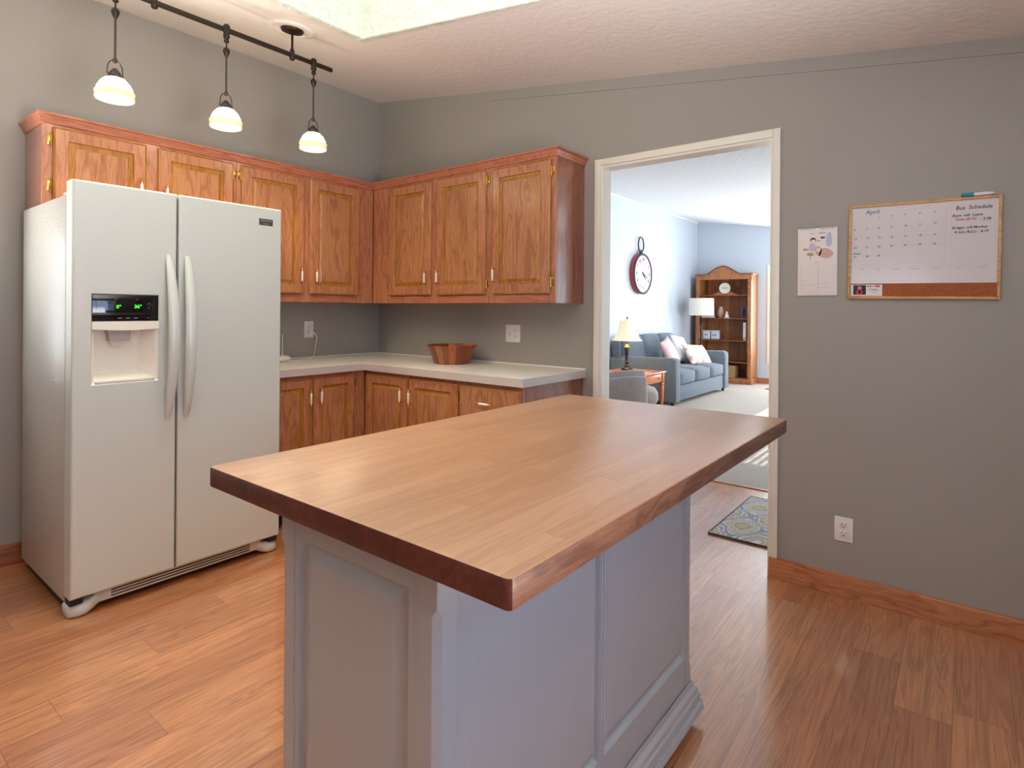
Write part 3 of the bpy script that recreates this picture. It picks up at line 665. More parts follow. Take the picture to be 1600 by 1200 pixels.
mb.prism([fF(-2.105, 1.127, .02), fF(-2.04, 1.127, .02), fF(-2.05, 1.105, .02), fF(-2.095, 1.105, .02)], (.012, 0, 0), 'fridge_cream'); mb.build('dispenser_paddle', fd_)
mb = MB().box((FX+.02, a, 1.2095), (FX+TD-.001, b, 1.323), 'black_gloss', .003); sc_ = mb.build('control_panel', fd_)
mb = MB(); mb.text('0°', .021, fF, -2.096, 1.264, TD-.0005, 'green_led', bold=.0005); mb.build('display_digits', fd_); mb = MB(); mb.text('36°', .021, fF, -2.028, 1.266, TD-.0005, 'green_led', bold=.0005); mb.build('display_digits', fd_)
mb = MB()
for i, (u, z) in enumerate(((-2.09, 1.222), (-2.06, 1.222), (-2.03, 1.222), (-1.975, 1.285), (-1.975, 1.265), (-1.975, 1.222), (-2.10, 1.302), (-2.02, 1.302))):
    MB().box((FX+TD-.001, u, z), (FX+TD-.0004, u+(.016 if i < 3 else .006), z+.002), 'pale_print').build('touch_key', fd_)
mb = MB().rings([rr(Y2, Z0, Y3, Z1, 0), rr(Y2, Z0, Y3, Z1, TD-.008), rr(Y2+.003, Z0+.003, Y3-.003, Z1-.003, TD-.002), rr(Y2+.008, Z0+.008, Y3-.008, Z1-.008, TD)], ['fridge']*4, fF)
mb.add([fF(Y2, Z0, 0), fF(Y3, Z0, 0), fF(Y3, Z1, 0), fF(Y2, Z1, 0)], [[0, 1, 2, 3]], 'fridge')
rd_ = mb.build('refrigerator_door', t, ang=30)
def fridge_handle(y, lean, parent):
    mb = MB(); secs = []; N = 22
    for i in range(N+1):
        q = i/N; z = .768+(1.508-.768)*q; s_ = math.sin(math.pi*q)
        n = TD-.002+.062*s_**.75; wv = .010+.014*s_**.5; tv = .006+.009*s_**.5; yy = y+lean*s_
        secs.append([fF(yy+wv*math.cos(2*math.pi*k/12), z, n+tv*math.sin(2*math.pi*k/12)) for k in range(12)])
    mb.loft(secs, 'fridge'); mb.build('handle', parent)
fridge_handle(-1.893, .004, fd_); fridge_handle(-1.813, -.004, rd_)
mb = MB().box((FX+TD-.001, -1.468, 1.694), (FX+TD+.0015, -1.394, 1.727), 'grille', .0008)
mb.text('FRIGIDAIRE', .0115, fF, -1.431, 1.7135, TD+.0018, 'pale_print', 'CENTER'); mb.text('GALLERY', .008, fF, -1.431, 1.699, TD+.0018, 'pale_print', 'CENTER')
mb.build('badge', rd_)
mb = MB().box((FX-.03, -2.16, .03), (FX+TD-.026, -1.43, .078), 'fridge', .004)
for z in (.043, .055, .067): mb.box((FX+TD-.03, -2.10, z-.004), (FX+TD-.0255, -1.49, z+.003), 'grille', .001)
mb.build('toe_grille', t)
for s_, ya in ((1, -2.252), (-1, -1.343)):
    mb = MB(); secs = []
    for u, zb, zt, xf in ((0, .004, .040, .050), (.006, 0, .047, .062), (.03, 0, .051, .074), (.06, .003, .056, .076), (.085, .012, .066, .066), (.105, .022, .074, .058), (.12, .030, .076, .056)):
        q = [(FX-.02, zb), (FX+xf-.014, zb), (FX+xf-.004, zb+.006), (FX+xf, zb+.016), (FX+xf-.002, zt-.016), (FX+xf-.010, zt-.005), (FX+xf-.022, zt), (FX-.02, zt)]
        secs.append([Vector((x, ya+s_*u, z)) for x, z in q])
    mb.loft(secs, 'fridge'); mb.build('foot_cover', t, ang=60)
    MB().box((FX+.0, ya+s_*.004, .0505), (FX+TD-.02, ya+s_*.05, .081), 'rubber', .003).build('hinge', t)
for y in (-2.24, -1.40): MB().box((.68, y, 1.7355), (.777, y+.05, 1.752), 'fridge', .006).build('hinge_cover', t)

# ------------------------------------------------------------------ kitchen island
IX0, IX1, IY0, IY1 = 2.344, 3.208, -2.382, -.881
t = thing('butcher_block_top', 'wide butcher block worktop with edges dark from oil and painted shade on the island', 'worktop', (2.77, -1.6, .869))
mb = MB(); bm = bmesh.new(); bmesh.ops.create_cube(bm, size=1)
for v in bm.verts: v.co = Vector((v.co.x*(IX1-IX0)+(IX0+IX1)/2, v.co.y*(IY1-IY0)+(IY0+IY1)/2, v.co.z*.045+.8915))
ve = [e for e in bm.edges if abs(e.verts[0].co.z-e.verts[1].co.z) > .01]
bmesh.ops.bevel(bm, geom=ve, offset=.012, segments=3, profile=.5, affect='EDGES')
he = [e for e in bm.edges if abs(e.verts[0].co.z-e.verts[1].co.z) < 1e-5 and len(e.link_faces) == 2 and abs(abs(e.link_faces[0].normal.z)-abs(e.link_faces[1].normal.z)) > .5]
bmesh.ops.bevel(bm, geom=he, offset=.004, segments=2, profile=.5, affect='EDGES')
bm.normal_update(); bm.verts.index_update()
vs = [v.co.copy() for v in bm.verts]; grp = {'butcher': [], 'butcher_edge': [], 'butcher_end': []}
for f in bm.faces:
    n = f.normal; k = 'butcher' if n.z > .8 else ('butcher_edge' if n.x > .75 or n.x < -.75 else ('butcher_end' if abs(n.y) > .4 else 'butcher_edge'))
    if n.z < -.5: k = 'butcher_edge'
    grp[k].append([v.index for v in f.verts])
bm.free()
for k, fs in grp.items():
    if fs: mb.add(vs, fs, k)
mb.build('worktop', t)
BX0, BX1, BY0, BY1 = 2.549, 3.012, -2.322, -1.219; BT = .868
t = thing('island_cabinet', 'grey white painted island base with raised panels and a carved foot', 'cabinet', (2.78, -1.77, 0))
CH = .012
# carcass with chamfered corners that stop below the top
def octo(x0, y0, x1, y1, c, z): return [Vector(p+(z,)) for p in ((x0+c, y0), (x1-c, y0), (x1, y0+c), (x1, y1-c), (x1-c, y1), (x0+c, y1), (x0, y1-c), (x0, y0+c))]
mb = MB(); i_ = .016
mb.loft([octo(BX0+i_, BY0+i_, BX1-i_, BY1-i_, .001, z) for z in (.07, BT)], 'island')
mb.build('carcass', t)
for (x, y, sx, sy) in ((BX0, BY0, 1, 1), (BX1, BY0, -1, 1), (BX1, BY1, -1, -1), (BX0, BY1, 1, -1)):
    w_ = .046; secs = []
    for z, c in ((.11, .001), (.17, .001), (.186, CH*.6), (.190, CH), (.768, CH), (.775, CH*.8), (.782, CH*.3), (.786, .001), (BT, .001)):
        secs.append([Vector((x+sx*c, y, z)), Vector((x+sx*w_, y, z)), Vector((x+sx*w_, y+sy*w_, z)), Vector((x, y+sy*w_, z)), Vector((x, y+sy*c, z))])
    MB().loft(secs, 'island').build('corner_post', t, ang=20)
def isl_panel(fr, u0, u1, v0, v1, name, bl=.035, br=.035, bt=.03, n0=0.0):
    rects = [(u0, v0, u1, v1, n0), (u0+.004, v0+.004, u1-.004, v1-.004, n0-.012), (u0+.010, v0+.010, u1-.010, v1-.010, n0-.0135), (u0+.008+bl, v0+.008+bt, u1-.008-br, v1-.008-bt, n0-.002)]
    return MB().rings(rects, ['island']*4, fr)
fN = frB(BY0+.002)
rail = MB()
def isl_rect(mb, fr, u0, u1, v0, v1, nb=-.02):
    p, q = fr(u0, v0, nb), fr(u1, v1, 0); mb.box([min(p[i], q[i]) for i in range(3)], [max(p[i], q[i]) for i in range(3)], 'island')
u0, u1 = BX0+.046, BX1-.046
isl_rect(rail, fN, u0, u1, .80, BT); isl_rect(rail, fN, u0, u1, .11, .20); isl_rect(rail, fN, u0, u0+.012, .2, .80); isl_rect(rail, fN, u1-.024, u1, .2, .80)
rail.build('end_frame', t)
isl_panel(fN, u0+.012, u1-.024, .20, .80, 'end_panel').build('end_panel', t, ang=15)
fE = frA(BX1-.002)
rail = MB(); e0, e1 = BY0+.046, BY1-.046; ym = -1.775
isl_rect(rail, fE, e0, e1, .815, BT); isl_rect(rail, fE, e0, e1, .11, .215)
isl_rect(rail, fE, ym-.012, ym+.012, .215, .815)
rail.tube([fE(ym-.006, .215, .0), fE(ym-.006, .815, .0)], .004, 'island', 8); rail.tube([fE(ym+.006, .215, .0), fE(ym+.006, .815, .0)], .004, 'island', 8)
rail.build('side_frame', t)
for a, b, bl, br in ((e0, ym-.012, .035, .012), (ym+.012, e1, .012, .012)):
    isl_panel(fE, a, b, .215, .815, 'side_panel', bl, br).build('side_panel', t, ang=15)
# other two sides, plain boarded
fW = lambda u, v, n: Vector((BX0+.002-n, u, v)); fS = lambda u, v, n: Vector((u, BY1-.002+n, v))
for fr, a, b in ((fW, e0, e1), (fS, u0, u1)):
    mb = MB(); isl_rect(mb, fr, a, b, .11, BT); mb.build('side_panel', t)
# stepped base with a rope bead
prof = [(0, .125), (.004, .128), (.006, .112), (.016, .104), (.018, .090), (.022, .086), (.024, .062), (.030, .052), (.032, .040), (.026, .030), (.020, .026), (0, .026)]
mb = MB(); secs = []
for n, z in prof: secs.append([Vector((BX0-n, BY0-n, z)), Vector((BX1+n, BY0-n, z)), Vector((BX1+n, BY1+n, z)), Vector((BX0-n, BY1+n, z))])
mb.loft(secs, 'island', cap=False); mb.build('base_moulding', t, ang=20)
mb = MB()
def rope(p, q, step=.0125):
    p, q = Vector(p), Vector(q); n = int((q-p).length/step); d_ = (q-p).normalized(); up = Vector((0, 0, 1)); o_ = d_.cross(up)
    for i in range(n):
        c = p+(q-p)*((i+.5)/n)
        mb.tube([c-d_*.004-up*.011-o_*.0, c+d_*.004+up*.011], [.0045, .0045], 'island', 6)
zz = .060
rope((BX1+.026, BY0-.026, zz), (BX1+.026, BY1+.026, zz)); rope((BX0-.026, BY0-.026, zz), (BX1+.026, BY0-.026, zz))
tag(mb.build('rope_bead', t), 'carved rope bead around the foot of the island')
for x, y in ((BX0+.03, BY0+.03), (BX1-.03, BY0+.03), (BX1-.03, BY1-.03), (BX0+.03, BY1-.03)):
    MB().lathe([(.018, 0), (.022, .004), (.026, .015), (.024, .026)], (x, y, 0), 'island', 14).build('foot', t)

# ------------------------------------------------------------------ track light and pendants
RX, RZ, CY = .783, 2.652, -1.245
t = thing('track_light_rail', 'dark bronze track rail hung from a round ceiling canopy', 'ceiling light', (RX, CY, zc(RX)))
MB().box((RX-.008, -2.75, RZ-.011), (RX+.008, -.992, RZ+.011), 'bronze', .002).build('rail', t)
nrm = Vector((-.149, 0, -1)).normalized(); tl = nrm.to_track_quat('Z', 'Y').to_matrix().to_4x4(); tl.translation = Vector((RX, CY, zc(RX)))
MB().lathe([(.122, .0005), (.122, .004), (.116, .009), (.098, .011), (.092, .007), (.08, .006)], (0, 0, 0), 'ceiling', 40, mtx=tl).build('ceiling_medallion', t)
MB().lathe([(.06, .006), (.06, .012), (.054, .02), (.03, .026), (.01, .032)], (0, 0, 0), 'brown_bronze', 32, mtx=tl).build('canopy', t)
MB().tube([(RX, CY, zc(RX)-.02), (RX, CY, RZ+.03)], .0065, 'brown_bronze', 10).build('stem', t)
for y in (CY, -1.93):
    MB().lathe([(.011, -.026), (.014, -.022), (.014, .012), (.010, .018), (.013, .024), (.008, .034)], (RX, y, RZ), 'bronze', 16).build('rail_clamp', t)
GP = 'pendant lamps on the track'
for y, lb in zip((-2.083, -1.603, -1.112), ('lit glass dome pendant lamp hanging above the dispenser door of the refrigerator', 'lit glass dome pendant lamp in the middle of the three on the rail', 'lit glass dome pendant lamp closest to the corner, by the rail end')):
    t = thing('pendant_lamp', lb, 'pendant lamp', (RX, y, RZ), GP); c = (RX, y, 0)
    MB().lathe([(.010, RZ-.062), (.013, RZ-.056), (.009, RZ-.046), (.015, RZ-.036), (.014, RZ-.012), (.017, RZ-.010), (.017, RZ+.018), (.012, RZ+.026)], c, 'bronze', 16).build('rail_adapter', t)
    MB().lathe([(.0035, RZ-.10), (.0035, RZ-.062)], c, 'bronze', 8).build('swivel_link', t)
    MB().lathe([(.005, RZ-.135), (.013, RZ-.118), (.017, RZ-.104), (.012, RZ-.092), (.005, RZ-.086)], c, 'bronze', 16).build('knuckle', t)
    MB().lathe([(.0045, 2.325), (.0045, RZ-.13)], c, 'nickel', 10).build('rod', t)
    mb = MB().lathe([(.008, 2.345), (.011, 2.335), (.008, 2.328)], c, 'nickel', 12)
    for s_ in (-1, 1):
        pts = [(RX, y+s_*.006, 2.337), (RX, y+s_*.018, 2.330), (RX, y+s_*.027, 2.312), (RX, y+s_*.029, 2.29), (RX, y+s_*.029, 2.272)]
        mb.tube(pts, .0026, 'nickel', 8)
        mb.lathe([(.004, -.006), (.004, .006)], (RX, y+s_*.029, 2.274), 'nickel', 8, axis='y')
    mb.build('yoke', t)
    MB().lathe([(.030, 2.258), (.031, 2.262), (.025, 2.268), (.026, 2.272), (.021, 2.284), (.012, 2.296), (.006, 2.302)], c, 'nickel', 20).build('socket_cap', t)
    pr = [(.024, 2.262), (.040, 2.254), (.055, 2.238), (.065, 2.219), (.070, 2.203), (.0755, 2.199)]
    pr2 = [(.0755, 2.199), (.0745, 2.192), (.0695, 2.189), (.0735, 2.181), (.0745, 2.172), (.0725, 2.167), (.069, 2.169), (.0695, 2.181), (.067, 2.191)]
    mb = MB().lathe(pr, c, 'shade_glass', 32, cap=False); mb.lathe(pr2, c, 'shade_rim', 32, cap=False); sh = mb.build('glass_shade', t)
    MB().lathe([(.004, 2.192), (.016, 2.196), (.022, 2.21), (.018, 2.23), (.012, 2.25)], c, 'shade_glass', 16).build('bulb', t)
    l = bpy.data.lights.new('pendant_bulb', 'SPOT'); l.energy = 7; l.color = (1, .84, .62); l.shadow_soft_size = .07; l.spot_size = R(150); l.spot_blend = .6
    lo = bpy.data.objects.new('pendant_bulb', l); COL.objects.link(lo); lo.location = (RX, y, 2.160)

# ------------------------------------------------------------------ wall outlets, bowl, router
def receptacle(mb, fr, u, v):
    def bx(a, b, c, d, n0, n1, mat, bev=0):
        p, q = fr(a, c, n0), fr(b, d, n1); mb.box([min(p[i], q[i]) for i in range(3)], [max(p[i], q[i]) for i in range(3)], mat, bev)
    for s_ in (-1, 1):
        z = v+s_*.0195
        bx(u-.0165, u+.0165, z-.0135, z+.0135, .005, .008, 'white_plastic', .002)
        bx(u-.0085, u-.0060, z-.001, z+.008, .0078, .0083, 'slot'); bx(u+.0060, u+.0085, z, z+.007, .0078, .0083, 'slot'); bx(u-.0025, u+.0025, z-.0095, z-.0045, .0078, .0083, 'slot')
    bx(u-.002, u+.002, v-.002, v+.002, .005, .0065, 'grey_ink', .0008)
def outlet(fr, u0, u1, v0, v1, label, loc, double=False):
    t = thing('wall_outlet', label, 'outlet', loc)
    mb = MB(); p, q = fr(u0, v0, .0003), fr(u1, v1, .0055); mb.box([min(p[i], q[i]) for i in range(3)], [max(p[i], q[i]) for i in range(3)], 'white_plastic', .002); mb.build('cover_plate', t)
    mb = MB(); v = (v0+v1)/2
    receptacle(mb, fr, u1-(u1-u0)*(.30 if double else .5), v); mb.build('receptacle', t)
    if double:
        mb = MB(); u = u0+(u1-u0)*.29
        p, q = fr(u-.005, v-.012, .005), fr(u+.005, v+.012, .0065); mb.box([min(p[i], q[i]) for i in range(3)], [max(p[i], q[i]) for i in range(3)], 'grey_ink')
        p, q = fr(u-.0035, v-.002, .0065), fr(u+.0035, v+.010, .014); mb.box([min(p[i], q[i]) for i in range(3)], [max(p[i], q[i]) for i in range(3)], 'white_plastic', .0015)
        for s_ in (-1, 1):
            p, q = fr(u-.002, v+s_*.03-.002, .005), fr(u+.002, v+s_*.03+.002, .0065); mb.box([min(p[i], q[i]) for i in range(3)], [max(p[i], q[i]) for i in range(3)], 'grey_ink', .0006)
        mb.build('toggle_switch', t)
    return t
outlet(frA(0), -.667, -.594, 1.064, 1.180, 'white wall outlet with a plugged in white cord beside the refrigerator', (0, -.63, 1.12))
outlet(frB(0), 1.301, 1.419, 1.062, 1.176, 'white double wide switch and outlet plate above the counter', (1.36, 0, 1.12), True)
outlet(frB(0), 3.212, 3.285, .244, .353, 'white wall outlet low on the wall under the whiteboard', (3.25, 0, .3))
t = thing('wooden_bowl', 'round wooden bowl of mixed brown staves on the white counter', 'bowl', (1.035, -.235, .92))
pr = [(.112, 0), (.118, .004), (.126, .03), (.143, .075), (.157, .108), (.163, .112), (.163, .118), (.158, .120), (.150, .112), (.135, .075), (.118, .03), (.10, .014), (.002, .012)]
MB().lathe([(r, z+.92) for r, z in pr], (1.035, -.235, 0), 'bowl', 48).build('bowl', t, ang=30)
t = thing('wifi_router', 'white rounded router with an antenna on the counter beside the refrigerator', 'router', (.12, -.985, .92))
mb = MB(); secs = []
for z, k in ((.9205, .80), (.926, .95), (.938, 1.0), (.950, .92), (.958, .72), (.961, .3)):
    secs.append([Vector((.12+.075*k*math.cos(2*math.pi*i/28), -.965+.118*k*math.sin(2*math.pi*i/28), z)) for i in range(28)])
mb.loft(secs, 'white_plastic'); mb.build('router_body', t)
for y in (-.876, -1.065): MB().lathe([(.006, .948), (.006, .97), (.0045, .975), (.0042, 1.095), (.003, 1.10)], (.075, y, 0), 'white_plastic', 10).build('antenna', t)
mb = MB(); pts = [(.034, -.600, 1.088), (.036, -.588, 1.072), (.035, -.588, 1.045), (.030, -.592, 1.01), (.026, -.592, .985), (.04, -.610, .955), (.075, -.645, .928), (.10, -.69, .9235), (.13, -.75, .9235), (.155, -.80, .9235), (.175, -.84, .9235), (.192, -.875, .9235), (.187, -.905, .9235)]
def smooth(pts, n=6):
    P = [Vector(p) for p in pts]; out = []
    for i in range(len(P)-1):
        a, b, c, d = P[max(i-1, 0)], P[i], P[i+1], P[min(i+2, len(P)-1)]
        for k in range(n):
            s_ = k/n; out.append(.5*((2*b)+(c-a)*s_+(2*a-5*b+4*c-d)*s_*s_+(3*b-a-3*c+d)*s_**3))
    return out+[P[-1]]
t = thing('power_cord', 'white power cord hanging from the outlet and lying on the counter', 'cord', (.03, -.6, .92))
mb.tube(smooth(pts), .003, 'white_plastic', 8); mb.build('cable', t)
MB().box((.0085, -.642, 1.088), (.036, -.612, 1.115), 'white_plastic', .005).build('plug', t)
mb = MB().tube([(.028, -.615, 1.100), (.034, -.600, 1.088)], .005, 'white_plastic', 8); mb.build('strain_relief', t)

# ------------------------------------------------------------------ whiteboard, marker, card, calendar
WX, WZ, WW, WH = 3.256, 1.3335, .520, .411
bt = Matrix.Translation((WX, 0, WZ)) @ Matrix.Rotation(R(.7), 4, 'Y') @ Matrix.Translation((0, 0, 0))
def frW(u, v, n): return bt @ Vector((u, -n, v))
def boxfr(mb, fr, a, b, c, d, n0, n1, mat, bev=0):
    loc = MB().box((a, c, n0), (b, d, n1), mat, bev)
    mb.add([fr(v.x, v.y, v.z) for v in loc.v], loc.f, mat); return mb
t = thing('whiteboard', 'pine framed dry erase calendar board with a cork strip on the wall', 'whiteboard', (WX+.26, 0, WZ))
mb = MB(); fw = .011
for a, b, c, d in ((0, fw, 0, WH), (WW-fw, WW, 0, WH), (fw, WW-fw, 0, fw), (fw, WW-fw, WH-fw, WH)): boxfr(mb, frW, a, b, c, d, .001, .018, 'board_wood', .002)
mb.build('frame', t)
CT = .067
boxfr(MB(), frW, fw, WW-fw, CT, WH-fw, .002, .009, 'board_white').build('writing_surface', t)
boxfr(MB(), frW, fw, WW-fw, fw, CT, .002, .009, 'cork').build('cork_strip', t)
def wb(px, py):
    q = (px-25)/1530.0; top = 205-110*q; bot = 1135-5*q
    return q*WW, (bot-py)/(bot-top)*WH
mb = MB()
def ln(mb, x0, y0, x1, y1, w_=.0006, mat='grey_ink', fr=frW, n=.0092):
    a, b = Vector((x0, y0)), Vector((x1, y1)); d_ = (b-a).normalized()*w_; nn = Vector((-d_.y, d_.x))
    mb.add([fr(p.x, p.y, n) for p in (a-nn, b-nn, b+nn, a+nn)], [[0, 1, 2, 3]], mat)
def lf(mb, x0, y0, x1, y1, w_=.0005): ln(mb, x0, y0, x1, y1, w_, 'faint_ink')
gx0, gx1, gy0, gy1 = .018, .345, .150, .378
for x in (gx0, gx1, .362, .500): lf(mb, x, gy0, x, gy1)
for y in (gy0, gy1): lf(mb, gx0, y, gx1, y); lf(mb, .362, y, .500, y)
lf(mb, gx0, .140, .505, .140); lf(mb, gx0, .078, .505, .078)
for i in range(1, 7): lf(mb, gx0+(gx1-gx0)*i/7, gy0, gx0+(gx1-gx0)*i/7, gy1-.03, .0003)
for i in range(1, 5): y = gy0+(gy1-.03-gy0)*i/5; lf(mb, gx0, y, gx1, y, .0003)
for i in range(1, 7): lf(mb, gx0+(.505-gx0)*i/7, .078, gx0+(.505-gx0)*i/7, .140, .0003)
for px, s_ in zip((175, 355, 540, 745, 950, 1160, 1390), ('Sunday', 'Monday', 'Tuesday', 'Wednesday', 'Thursday', 'Friday', 'Saturday')):
    mb.text(s_, .0075, frW, wb(px, 0)[0], .127, .0092, 'grey_ink', 'CENTER')
mb.build('printed_grid', t)
mb = MB(); u, v = wb(205, 285); mb.text('April', .026, frW, u, v, .0094, 'teal_ink', shear=.15, bold=.0003); mb.build('month_heading', t)
cx = (85, 218, 345, 480, 620, 770, 915)
rowy = lambda r, px: {0: 338, 1: 450, 2: 540, 3: 630, 4: 722}[r]-(70 if r < 2 else 45)*(px-85)/830.0*(1.0 if r else 1.0)
day = 1
for r in range(5):
    for c in range(7):
        if (r == 0 and c < 2) or day > 29: continue
        u, v = wb(cx[c], rowy(r, cx[c])); mb = MB(); mb.text(str(day), .0105, frW, u, v, .0094, 'teal_ink', shear=.2, bold=.0003); mb.build('date_numeral', t); day += 1
u, v = wb(82, 690); mb = MB(); mb.text('Easter', .011, frW, u, v, .0094, 'teal_ink', shear=.2, bold=.0003)
mb.build('holiday_note', t)
for s_, px, py, sz in (('Bus  Schedule', 1128, 245, .021), ('Boys- will  Leave', 1098, 315, .0145), ('- 2:38', 1358, 345, .0145), ('Bridget -will Monkey', 1098, 435, .0135), ('4 min (4:21) - 4:19', 1120, 478, .0145)):
    u, v = wb(px, py); mb = MB(); mb.text(s_, sz, frW, u, v, .0094, 'black_ink', shear=.15, bold=.0003, sx=.98); mb.build('black_writing', t)
mb = MB(); u, v = wb(1122, 352); mb.text('Time (8:15)', .0145, frW, u, v, .0094, 'red_ink', shear=.15, bold=.0003); mb.build('red_writing', t)
t = thing('postcard', 'small printed card with a dark portrait pinned on the cork strip', 'card', (WX+.07, -.01, WZ+.01))
c0, c1, d0, d1 = .013, .130, .013, .062
boxfr(MB(), frW, c0, c1, d0, d1, .0095, .0105, 'paper').build('card', t)
mb = MB(); boxfr(mb, frW, .022, .070, .018, .060, .0106, .0110, 'navy', .0002)
for (uu, vv, ru, rv, m_) in ((.046, .046, .008, .010, 'skin_print'), (.045, .029, .014, .010, 'red_ink'), (.046, .030, .003, .011, 'paper')):
    mb.add([frW(uu+ru*math.cos(2*math.pi*i/16), vv+rv*math.sin(2*math.pi*i/16), .0113) for i in range(16)], [list(range(16))], m_)
mb.build('portrait_print', t)
mb = MB(); mb.text('HAVE A', .0085, frW, .073, .052, .0108, 'black_ink', bold=.0003, sx=.82); mb.text('FREE', .0105, frW, .102, .0515, .0108, 'red_ink', bold=.0006, sx=.9)
mb.text('Coca', .015, frW, .080, .036, .0108, 'black_ink', shear=.4); ln(mb, .092, .027, .110, .027, .0008, 'grey_ink', n=.0107); mb.build('card_lettering', t)
t = thing('dry_erase_marker', 'white marker with a teal cap lying on top of the whiteboard frame', 'marker', (3.70, -.01, 1.75))
zt_ = WH+.0088
mb = MB(); mt = bt @ Matrix.Translation((0, -.0098, zt_))
mb.lathe([(.006, .392), (.0075, .394), (.0082, .43), (.0082, .432)], (0, 0, 0), 'teal_plastic', 16, axis='x', mtx=mt); mb.build('cap', t)
MB().lathe([(.0075, .4322), (.0075, .472), (.006, .482), (.003, .495)], (0, 0, 0), 'white_plastic', 16, axis='x', mtx=mt).build('barrel', t)
KX0, KX1, KZ0, KZ1 = 3.052, 3.215, 1.349, 1.660
t = thing('wall_calendar', 'narrow white spiral bound wall calendar left of the whiteboard', 'calendar', (3.13, 0, KZ0))
fK = frB(0.0)
MB().box((KX0, -.008, KZ0), (KX1, -.001, KZ1), 'paper', .001).build('pages', t)
mb = MB()
for i in range(20):
    x = KX0+.012+(KX1-KX0-.024)*i/19
    if abs(x-(KX0+KX1)/2) < .009: continue
    mb.torus((x, -.0045, KZ1-.004), .006, .0008, 'grey_ink', 'x', 10)
mb.torus(((KX0+KX1)/2, -.005, KZ1), .010, .0015, 'grey_ink', 'y', 16)
mb.build('spiral_binding', t)
def blob(mb, fr, u, v, ru, rv, n, mat, k=20, wob=0):
    mb.add([fr(u+(ru*(1+wob*math.sin(3*a+u*90)))*math.cos(a), v+(rv*(1+wob*math.cos(2*a+v*70)))*math.sin(a), n) for a in [2*math.pi*i/k for i in range(k)]], [list(range(k))], mat)
mb = MB(); kw, kh = KX1-KX0, KZ1-KZ0
def kp(px, py): return KX0+(px-80)/605.0*kw, KZ0+(1128-py)/1060.0*kh
def kb(px, py, rx, ry, mat, n=.0083, wob=0): u, v = kp(px, py); blob(mb, fK, u, v, rx/605*kw, ry/1060*kh, n, mat, 24, wob)
kb(560, 260, 46, 120, 'sky_print', .0082, .08); kb(510, 470, 105, 80, 'pink_print', .0083, .1); kb(400, 430, 50, 75, 'pink_print', .0083, .1); kb(400, 410, 32, 40, 'paper', .0085)
kb(400, 382, 11, 11, 'skin_print', .0087); kb(510, 440, 42, 42, 'skin_print', .0085); kb(510, 440, 38, 38, 'pink_print', .0087)
kb(305, 370, 55, 60, 'dot_print', .0084, .1); kb(315, 255, 42, 38, 'black_ink', .0084); kb(318, 272, 30, 26, 'paper', .0086); kb(460, 225, 34, 18, 'black_ink', .0084, .25)
kb(400, 270, 36, 9, 'olive_print', .0084); kb(275, 478, 56, 28, 'olive_print', .0084, .08); kb(275, 530, 6, 30, 'olive_print', .0084); kb(200, 400, 45, 14, 'skin_print', .0083, .2)
kb(230, 300, 40, 60, 'paper', .0083); kb(540, 320, 16, 14, 'sky_print', .0085)
mb.build('illustration', t)
for w_, sz, px, py, m_ in (('I AM', .010, 265, 165, 'grey_ink'), ('HAPPY', .010, 400, 162, 'black_ink'), ('April', .008, 340, 615, 'grey_ink')):
    mb = MB(); mb.text(w_, sz, fK, *kp(px, py), .0083, m_); mb.build('printed_word', t)
mb = MB()
for i in range(15):
    u, v = kp(128, 665+27*i); mb.text(str(i+1), .0055, fK, u, v, .0083, 'grey_ink'); u, v = kp(385, 665+27*i); mb.text(str(i+16), .0055, fK, u, v, .0083, 'grey_ink')
for a, b, y in ((140, 250, 900), (140, 350, 955), (140, 350, 978), (390, 480, 795), (390, 560, 945), (390, 540, 1005)):
    (x0, y0), (x1, y1) = kp(a, y), kp(b, y); ln(mb, x0, y0, x1, y1, .0003, 'grey_ink', fK, .0083)
mb.build('printed_lettering', t)

# ------------------------------------------------------------------ rug in the entry
t = thing('patterned_rug', 'grey white and gold ogee patterned rug on the laminate past the doorway', 'rug', (3.05, .75, 0))
MB().box((2.53, .335, .001), (3.75, 1.165, .010), 'rug', .002).build('pile', t)
mb = MB()
for a, b in (((2.524, .329), (3.756, .335)), ((2.524, 1.165), (3.756, 1.171)), ((2.524, .335), (2.53, 1.165)), ((3.75, .335), (3.756, 1.165))): mb.box((a[0], a[1], .0005), (b[0], b[1], .011), 'rug_edge', .001)
mb.build('binding', t)

# ------------------------------------------------------------------ living room
def cushion(a, b, mat, bev=.05, puff=.02, name='c'):
    """soft box: rounded edges, top and faces slightly swollen"""
    bm = bmesh.new(); bmesh.ops.create_cube(bm, size=1); bmesh.ops.subdivide_edges(bm, edges=bm.edges[:], cuts=5, use_grid_fill=True)
    c = Vector([(a[i]+b[i])/2 for i in range(3)]); d = Vector([b[i]-a[i] for i in range(3)])
    for v in bm.verts:
        p = v.co*2; q = Vector([p[i]*d[i]/2 for i in range(3)])
        core = Vector([max(-d[i]/2+bev, min(d[i]/2-bev, q[i])) for i in range(3)]); e = q-core
        if e.length > 1e-6: q = core+e.normalized()*min(bev, max(abs(e.x), abs(e.y), abs(e.z)))
        for i in range(3):
            o1, o2 = (i+1) % 3, (i+2) % 3
            q[i] += puff*p[i]*max(0, 1-p[o1]**2)*max(0, 1-p[o2]**2)
        v.co = q+c
    return bm
SXF, SY_0, SY_1 = .675, 4.385, 6.545
t = thing('sofa', 'blue grey three seat sofa against the pale blue wall', 'sofa', (.15, 5.45, .004))
MB().box((-.29, SY_0+.17, .06), (SXF-.03, SY_1-.17, .27), 'sofa', .015).build('seat_base', t)
